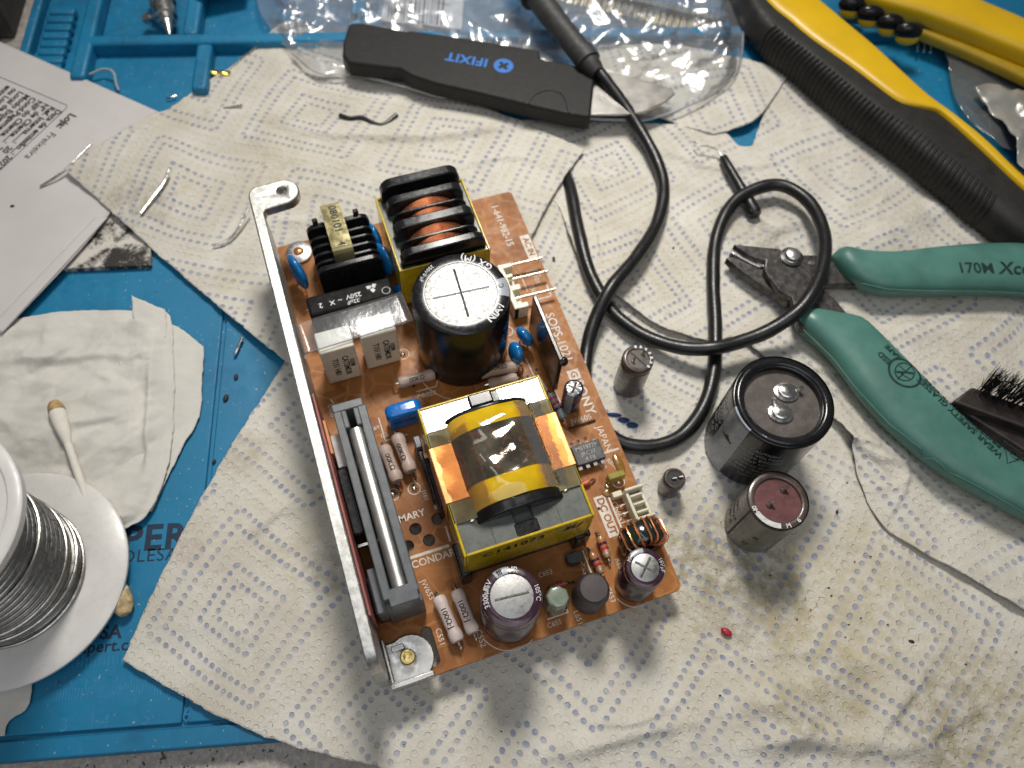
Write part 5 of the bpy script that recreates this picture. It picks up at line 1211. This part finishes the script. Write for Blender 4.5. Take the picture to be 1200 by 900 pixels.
lb0 = at(495, 5, z_); lbt = thing('barcode_label', tuple(lb0), 'white barcode label inside the clear bag beside the charcoal tool', 'label')
B().prism([(p[0]-lb0.x, p[1]-lb0.y) for p in lp], -.1, .1).build('label_card', M['label'], lbt)
rndb = random.Random(3); x = 454
bars = B()
while x < 518:
    wd_ = rndb.choice((1.0, 1.0, 1.8, 2.6)); yy = (x-446)*.10
    q_ = px([(x, 27+yy-4), (x+wd_, 27+yy-4), (x+wd_+4, -20+yy), (x+4, -20+yy)], z_)
    bars.prism([(p[0]-lb0.x, p[1]-lb0.y) for p in q_], .1, .13); x += wd_+rndb.choice((1.2, 1.8, 2.6))
tag(bars.build('barcode', M['ink'], lbt), kind='stuff')
ph = thing('pin_header', tuple(at(740, 12, 2)), 'long gold pin header strip inside the clear bag at top centre', 'connector'); p0_ = at(740, 12, 2)
e0, e1 = at(655, -18, 3), at(838, 26, 3)
Bq = align((e0.x-p0_.x, e0.y-p0_.y, 0), (e1.x-p0_.x, e1.y-p0_.y, 0))
L_ = (e1-e0).length
hb = B(); hb.box(-1.3, -1.3, -1, 1.3, 1.3, L_+1, Bq); hb.build('header_body', M['black'], ph, .2)
nd = (e1-e0).normalized(); pn = Vector((nd.y, -nd.x, 0))
for i in range(24):
    c = Vector((e0.x-p0_.x, e0.y-p0_.y, .2))+nd*(L_*(i+.5)/24)
    B().tube([c-pn*6, c+pn*8.6, c+pn*9.2], [.95, .95, .4], 4).build('pin', M['gold'], ph)

# charcoal opening tool with the round logo
jm = thing('opening_tool', tuple(at(550, 80, 4)), 'charcoal plastic opening tool with round blue logo and metal blade, on the clear bag', 'tool'); jo = at(550, 80, 4)
ZT = 12.5
hp = [(409, 27), (425, 26), (445, 30), (475, 36), (482, 35), (540, 43), (600, 53), (632, 58), (634, 68), (675, 76), (698, 83), (696, 100), (692, 137), (665, 133), (630, 125), (560, 108), (510, 97), (482, 88), (470, 80), (408, 73), (401, 64), (402, 48)]
hh_ = B().prism([(p[0]-jo.x, p[1]-jo.y) for p in px(hp, ZT)], 5.0-4, ZT-4).build('handle', M['handle'], jm, 1.1, 3)
gp = [(618, 122), (628, 110), (645, 106), (660, 112), (667, 132)]
B().tube([(p[0]-jo.x, p[1]-jo.y, ZT-4+.02) for p in resample(px(gp, ZT), 16)], .35, 6).build('thumb_groove', M['rubber'], jm)
bp_ = [(690, 84), (715, 90), (760, 100), (786, 108), (790, 114), (778, 124), (755, 135), (742, 138), (690, 138)]
B().prism([(p[0]-jo.x, p[1]-jo.y) for p in px(bp_, 8)], 9.0-4, 10.1-4).build('blade', M['polished'], jm, .3)
lc = at(590, 77, ZT); la = at(590-40, 77-7, ZT); ld = math.atan2(la.y-lc.y, la.x-lc.x)
LM = T(lc.x-jo.x, lc.y-jo.y, ZT-4) @ Matrix.Rotation(ld, 4, 'Z')
B().lathe([(4.0, 0), (4.0, .03), (.01, .03)], 36, LM).build('logo', M['logo'], jm)
xx = B()
for a in (0, 45+45):
    xx.box(-2.4, -.75, .03, 2.4, .75, .06, LM @ RZ(45+a))
xx.box(-.9, -.9, .03, .9, .9, .065, LM @ RZ(45)); xx.build('logo_cross', M['handle'], jm)
text('IFIXIT', 6.4, M['logo'], jm, LM @ T(6.5, 0, .02), off=.03, ax='LEFT', space=1.08)

# ================================================================== SOLDER SPOOL, SWAB
sc_ = at(18, 676, 4.5); spo = thing('solder_spool', (sc_.x, sc_.y, 3.6), 'white plastic spool wound with solder wire standing at the left edge', 'spool')
RF = (at(151, 655, 4.5)-sc_).length
B().lathe([(2, 0), (RF-1, 0), (RF, .6), (RF, 1.6), (RF-1, 2.2), (17, 2.4)], 96, None, True).build('flange', M['spool'], spo)
HT = 50
RU = RF-5.5
B().lathe([(16, HT), (RU-1, HT-.3), (RU, HT+.4), (RU, HT+2.6), (RU-.8, HT+3.2), (RU-3, HT+3.2), (RU-3.6, HT+2.6), (8, HT+2.6)], 96, None, True).build('flange', M['spool'], spo)
B().cyl(15, 1, HT+1, 48).build('hub', M['spool'], spo)
RW = RF*.60
prw = []; z = 2.4; k_ = 0
while z < HT-.6:
    rad = RW+(.9 if z > 14 else 0)+(-1.0 if z > 30 else 0)+.12*math.sin(z*2.3)+(.5 if 8 < z < 9.2 else 0)
    for a in (0, 45, 90, 135): prw.append((rad+.45*math.sin(R(a)), z+.9*a/180))
    z += .9
B().lathe(prw, 96, None, False).build('solder_winding', M['solder'], spo)
for z0, a0 in ((9.0, -.10), (15, .07), (31, -.05), (3.8, .12)):
    B().tube([((RW+1.2)*math.cos(a), (RW+1.2)*math.sin(a), z0+a0*8*math.sin(a)) for a in np.linspace(-2.6, 1.6, 60)], .5, 8).build('solder_strand', M['solder'], spo)
sw0 = at(92, 545, 5); swt = thing('cotton_swab', tuple(sw0), 'used double ended cotton swab pinned under the solder spool', 'swab')
pS = [at(64, 474, 7.6), at(92, 545, 6.4), at(146, 716, 1.4)]
a_, b__ = pS[0]-sw0, pS[2]-sw0; d_ = (b__-a_).normalized(); Ls = (b__-a_).length
B().tube([a_+d_*6, b__-d_*6], 1.25, 12).build('stick', M['stick'], swt)
B().lathe([(.05, -1.3), (1.3, -.8), (2.2, .8), (2.55, 3.5), (2.45, 7), (1.9, 11), (1.25, 14.5)], 22, align(a_, b__)).build('cotton_tip', M['cotton'], swt)
B().lathe([(.06, -1.5), (1.4, -1.0), (2.3, .6), (2.6, 2.6)], 22, align(a_, b__), False).build('stained_end', mat('brown stain', (.45, .30, .14), .95, var=.3, ns=.4, bump=.6, bs=2), swt)
B().lathe([(.05, -1.4), (1.6, -.8), (2.7, .9), (3.15, 3.4), (3.0, 6.4), (2.2, 10.5), (1.35, 14)], 22, align(b__, a_)).build('cotton_tip', M['cotton'], swt)
B().lathe([(.06, -1.6), (1.75, -1.0), (2.85, .8), (3.25, 3.4), (3.15, 5.6)], 22, align(b__, a_), False).build('stained_end', M['cottondirty'], swt)

# ================================================================== SMALL LOOSE BITS
def wire(name, pts, r, m, label, cat='wire', group=None):
    w_ = [at(a, b_, z) for a, b_, z in pts]; o = w_[0].copy()
    t_ = B().tube([Vector(p)-o for p in ([Vector(q) for q in resample([tuple(x) for x in w_], 20)])], r, 8).build(name, m, None)
    t_.location = o*S; return tag(t_, label, cat, group or ('clipped metal leads' if name == 'clipped_lead' else None))
wire('clipped_lead', [(47, 219, 3.5), (75, 200, 5.2), (107, 169, 6.0)], .45, M['lead'], 'straight clipped metal lead lying on the invoice')
wire('clipped_lead', [(165, 250, 5.6), (178, 233, 5.8), (192, 214, 6.0), (198, 199, 7)], .5, M['lead'], 'bent clipped lead on the towel near the invoice corner')
wire('clipped_lead', [(249, 288, 2.2), (262, 284, 2.2), (275, 274, 2.6), (286, 256, 3.6), (292, 243, 5)], .45, M['lead'], 'curved clipped lead on the towel beside the bracket ear')
wire('clipped_lead', [(275, 416, .2), (284, 396, .4)], .55, M['lead'], 'short straight clipped lead lying on the bare blue mat')
wire('clipped_lead', [(262, 127, 1.6), (284, 123, 2.4)], .4, M['lead'], 'short bent lead on the far edge of the upper towel')
wire('sleeve_scrap', [(398, 135, 2.6), (410, 139, 2.6), (424, 138, 3.0), (438, 145, 2.6), (450, 146, 2.6), (465, 134, 3.6)], .95, M['rubber'], 'wavy black sliver of insulation on the upper towel below the bag', 'scrap')
wire('plastic_strand', [(94, 92, 1), (108, 86, 2.2), (122, 81, 3), (133, 85, 3), (136, 98, 1.4), (139, 106, .6)], .55, mat('clear grey strand', (.35, .40, .42), .3, var=.1), 'pale plastic strand curled on the mat beside the invoice', 'strand')
wire('hook_scrap', [(195, 115, .3), (200, 114, .6), (207, 112, .4)], .4, M['steel'], 'tiny metal shaving on the mat near the invoice edge', 'scrap')
# grabber clip
gt = thing('grabber_clip', tuple(at(868, 220, 3)), 'short black grabber clip with bent wire hook behind the cable loop', 'clip'); go = at(868, 220, 3)
ga, gb = at(847, 184, 5.0)-go, at(886, 252, 4.4)-go
gd = (gb-ga); B().lathe([(1.5, 0), (1.7, .4), (1.9, 6), (2.1, gd.length*.5), (2.6, gd.length*.72), (2.7, gd.length*.95), (2.2, gd.length)], 20, align(ga, gb)).build('clip_body', M['rubber'], gt)
B().tube([ga, at(841, 176, 5.2)-go, at(828, 171, 5.6)-go, at(818, 171, 5.4)-go, at(813, 166, 5.0)-go], .42, 8).build('wire_hook', M['lead'], gt)
B().lathe([(.7, 0), (.7, .2), (.01, .2)], 12, align(at(881, 246, 8)-go, at(881, 246, 9)-go)).build('end_hole', M['bits'], gt)
# bits in the tray
nz_ = at(192, 20, 1); nt = thing('metal_nozzle', tuple(nz_), 'stepped metal nozzle lying in the far left tray compartment', 'nozzle')
na, nb_ = at(199, 41, 5)-nz_, at(184, -28, 7)-nz_
B().lathe([(.5, 0), (1.4, 2.5), (2.6, 7), (3.2, 7.2), (3.4, 10), (4.6, 10.4), (4.9, 15), (4.4, 15.5), (4.4, 18), (5.4, 18.4), (5.4, 30)], 28, align(na, nb_)).build('nozzle_body', M['steel'], nt)
kn = at(175, 21, 4)-nz_; B().lathe([(1.0, 0), (1.0, 3), (2.1, 3.4), (2.1, 6)], 16, align(at(184, 19, 5)-nz_, kn)).build('set_screw', M['steel'], nt)
db0 = at(255, 87, 1); dbt = thing('drill_bit', tuple(db0), 'brass coloured twist drill bit half under the upper towel', 'drill bit')
da, db_ = at(241, 86, 1.4)-db0, at(270, 88, .6)-db0; vs = []; fs = []; Q = align(da, db_); Ld = (db_-da).length; n2 = 16; K2 = 60
for j in range(K2+1):
    z = Ld*j/K2; tw = z*.75
    for i in range(n2):
        a = 2*math.pi*i/n2; q_ = 1.7*(.72+.28*abs(math.cos(a-tw))**.6) * min(1, .25+z/1.8); vs.append((q_*math.cos(a), q_*math.sin(a), z))
for j in range(K2):
    for i in range(n2): fs.append((j*n2+i, j*n2+(i+1) % n2, (j+1)*n2+(i+1) % n2, (j+1)*n2+i))
dbb = B(); dbb.add(vs, fs, Q, True); dbb.build('twist_flutes', M['drillbrass'], dbt)
wcard = sheet('white_card', M['label'], [(238, 13), (292, 2)], [(292, 2), (300, -50)], [(225, -50), (300, -50)], [(238, 13), (232, 5), (225, -50)], 12, 12, lambda X, Y, s, t: 7.0+0*X, .5, jit=0)
tag(wcard, 'white card corner hanging over the tray at the top edge', 'card')
dk = at(14, 10, 0); dkt = B(); 
# added dark box: fills the dim far left corner, shades the invoice
bx_ = thing('shade_box', (-238, 270, -6.5), 'dark grey box added behind the invoice to shade the far left corner', 'box', 9.2)
B().box(-60, 0, 0, 10, 70, 44).build('shade_box_body', M['greycard'], bx_, 1.5)
# crumbs
cr = thing('red_crumb', tuple(at(851, 741, .8)), 'small red plastic crumb on the towel in front of the board', 'crumb')
rc = B(); rc.ball((0, 0, .4), 1.9, 1.1, .9, 8, RZ(-25)); rc.build('crumb_body', M['red'], cr, .2)
spots = [('dark solder crumb beside the cable bend on the right towel', 789, 291, .6), ('black crumb at the lower right of the towel', 1068, 752, .8), ('black speck on the invoice below the print', 18, 246, .6), ('dark crumb on the mat under the tissue corner', 263, 464, 1.1), ('tiny dark crumb on the mat beside the wire scrap', 275, 439, .9), ('black speck on the lower towel near the right corner', 938, 841, .8), ('dark speck on the towel by the medium capacitor', 981, 600, .6), ('black crumb on the towel beside the input connector', 649, 303, .7), ('dark blue fleck on the near towel', 775, 827, .8), ('dark crumb left of the towel tip on the mat', 249, 539, .7)]
for lab, x, y, r_ in spots:
    p = at(x, y, 1.0); o = B().ball((0, 0, 0), r_*1.3, r_*.8, r_*.6, 8, RZ(x)).build('dark_crumb', M['bits'], None); o.location = p*S; tag(o, lab, 'crumb', 'crumbs scattered on the bench')
    if x < 280 and y > 400: o.location.z = (MATZ+.4)*S
    if y == 246: o.location.z = 3.3*S
pen = [(712, 485, 2.0, .5), (720, 486, 3.2, .9), (731, 492, 2.6, 1.2), (741, 498, 2.6, 1.3)]
pm = thing('blue_pen_mark', tuple(at(728, 490, .6)), 'smudged dark blue pen mark on the towel beside the board', 'mark'); po = at(728, 490, .6)
for x, y, a_, b_2 in pen:
    p = at(x, y, .6)-po; B().ball((p.x, p.y, 0), a_*.8, b_2*.8, .35, 14, None).build('ink_blot', mat('blue ink', (.02, .04, .12), .8, spec=.1), pm)

sp = B(); rs_ = random.Random(21)
for i in range(150):
    x, y = rs_.gauss(900, 170), rs_.gauss(690, 110)
    if rs_.random() < .35: x, y = rs_.uniform(120, 1180), rs_.uniform(120, 880)
    if not (0 < x < 1200 and 0 < y < 900) or (300 < x < 810 and 200 < y < 800) or x < 260: continue
    p = at(x, y, .9); r_ = rs_.uniform(.09, .24)
    sp.ball((p.x, p.y, .8+rs_.random()*.6), r_*rs_.uniform(1, 2.4), r_, r_*.7, 6, None)
tag(sp.build('grit', M['bits'], None), kind='stuff')
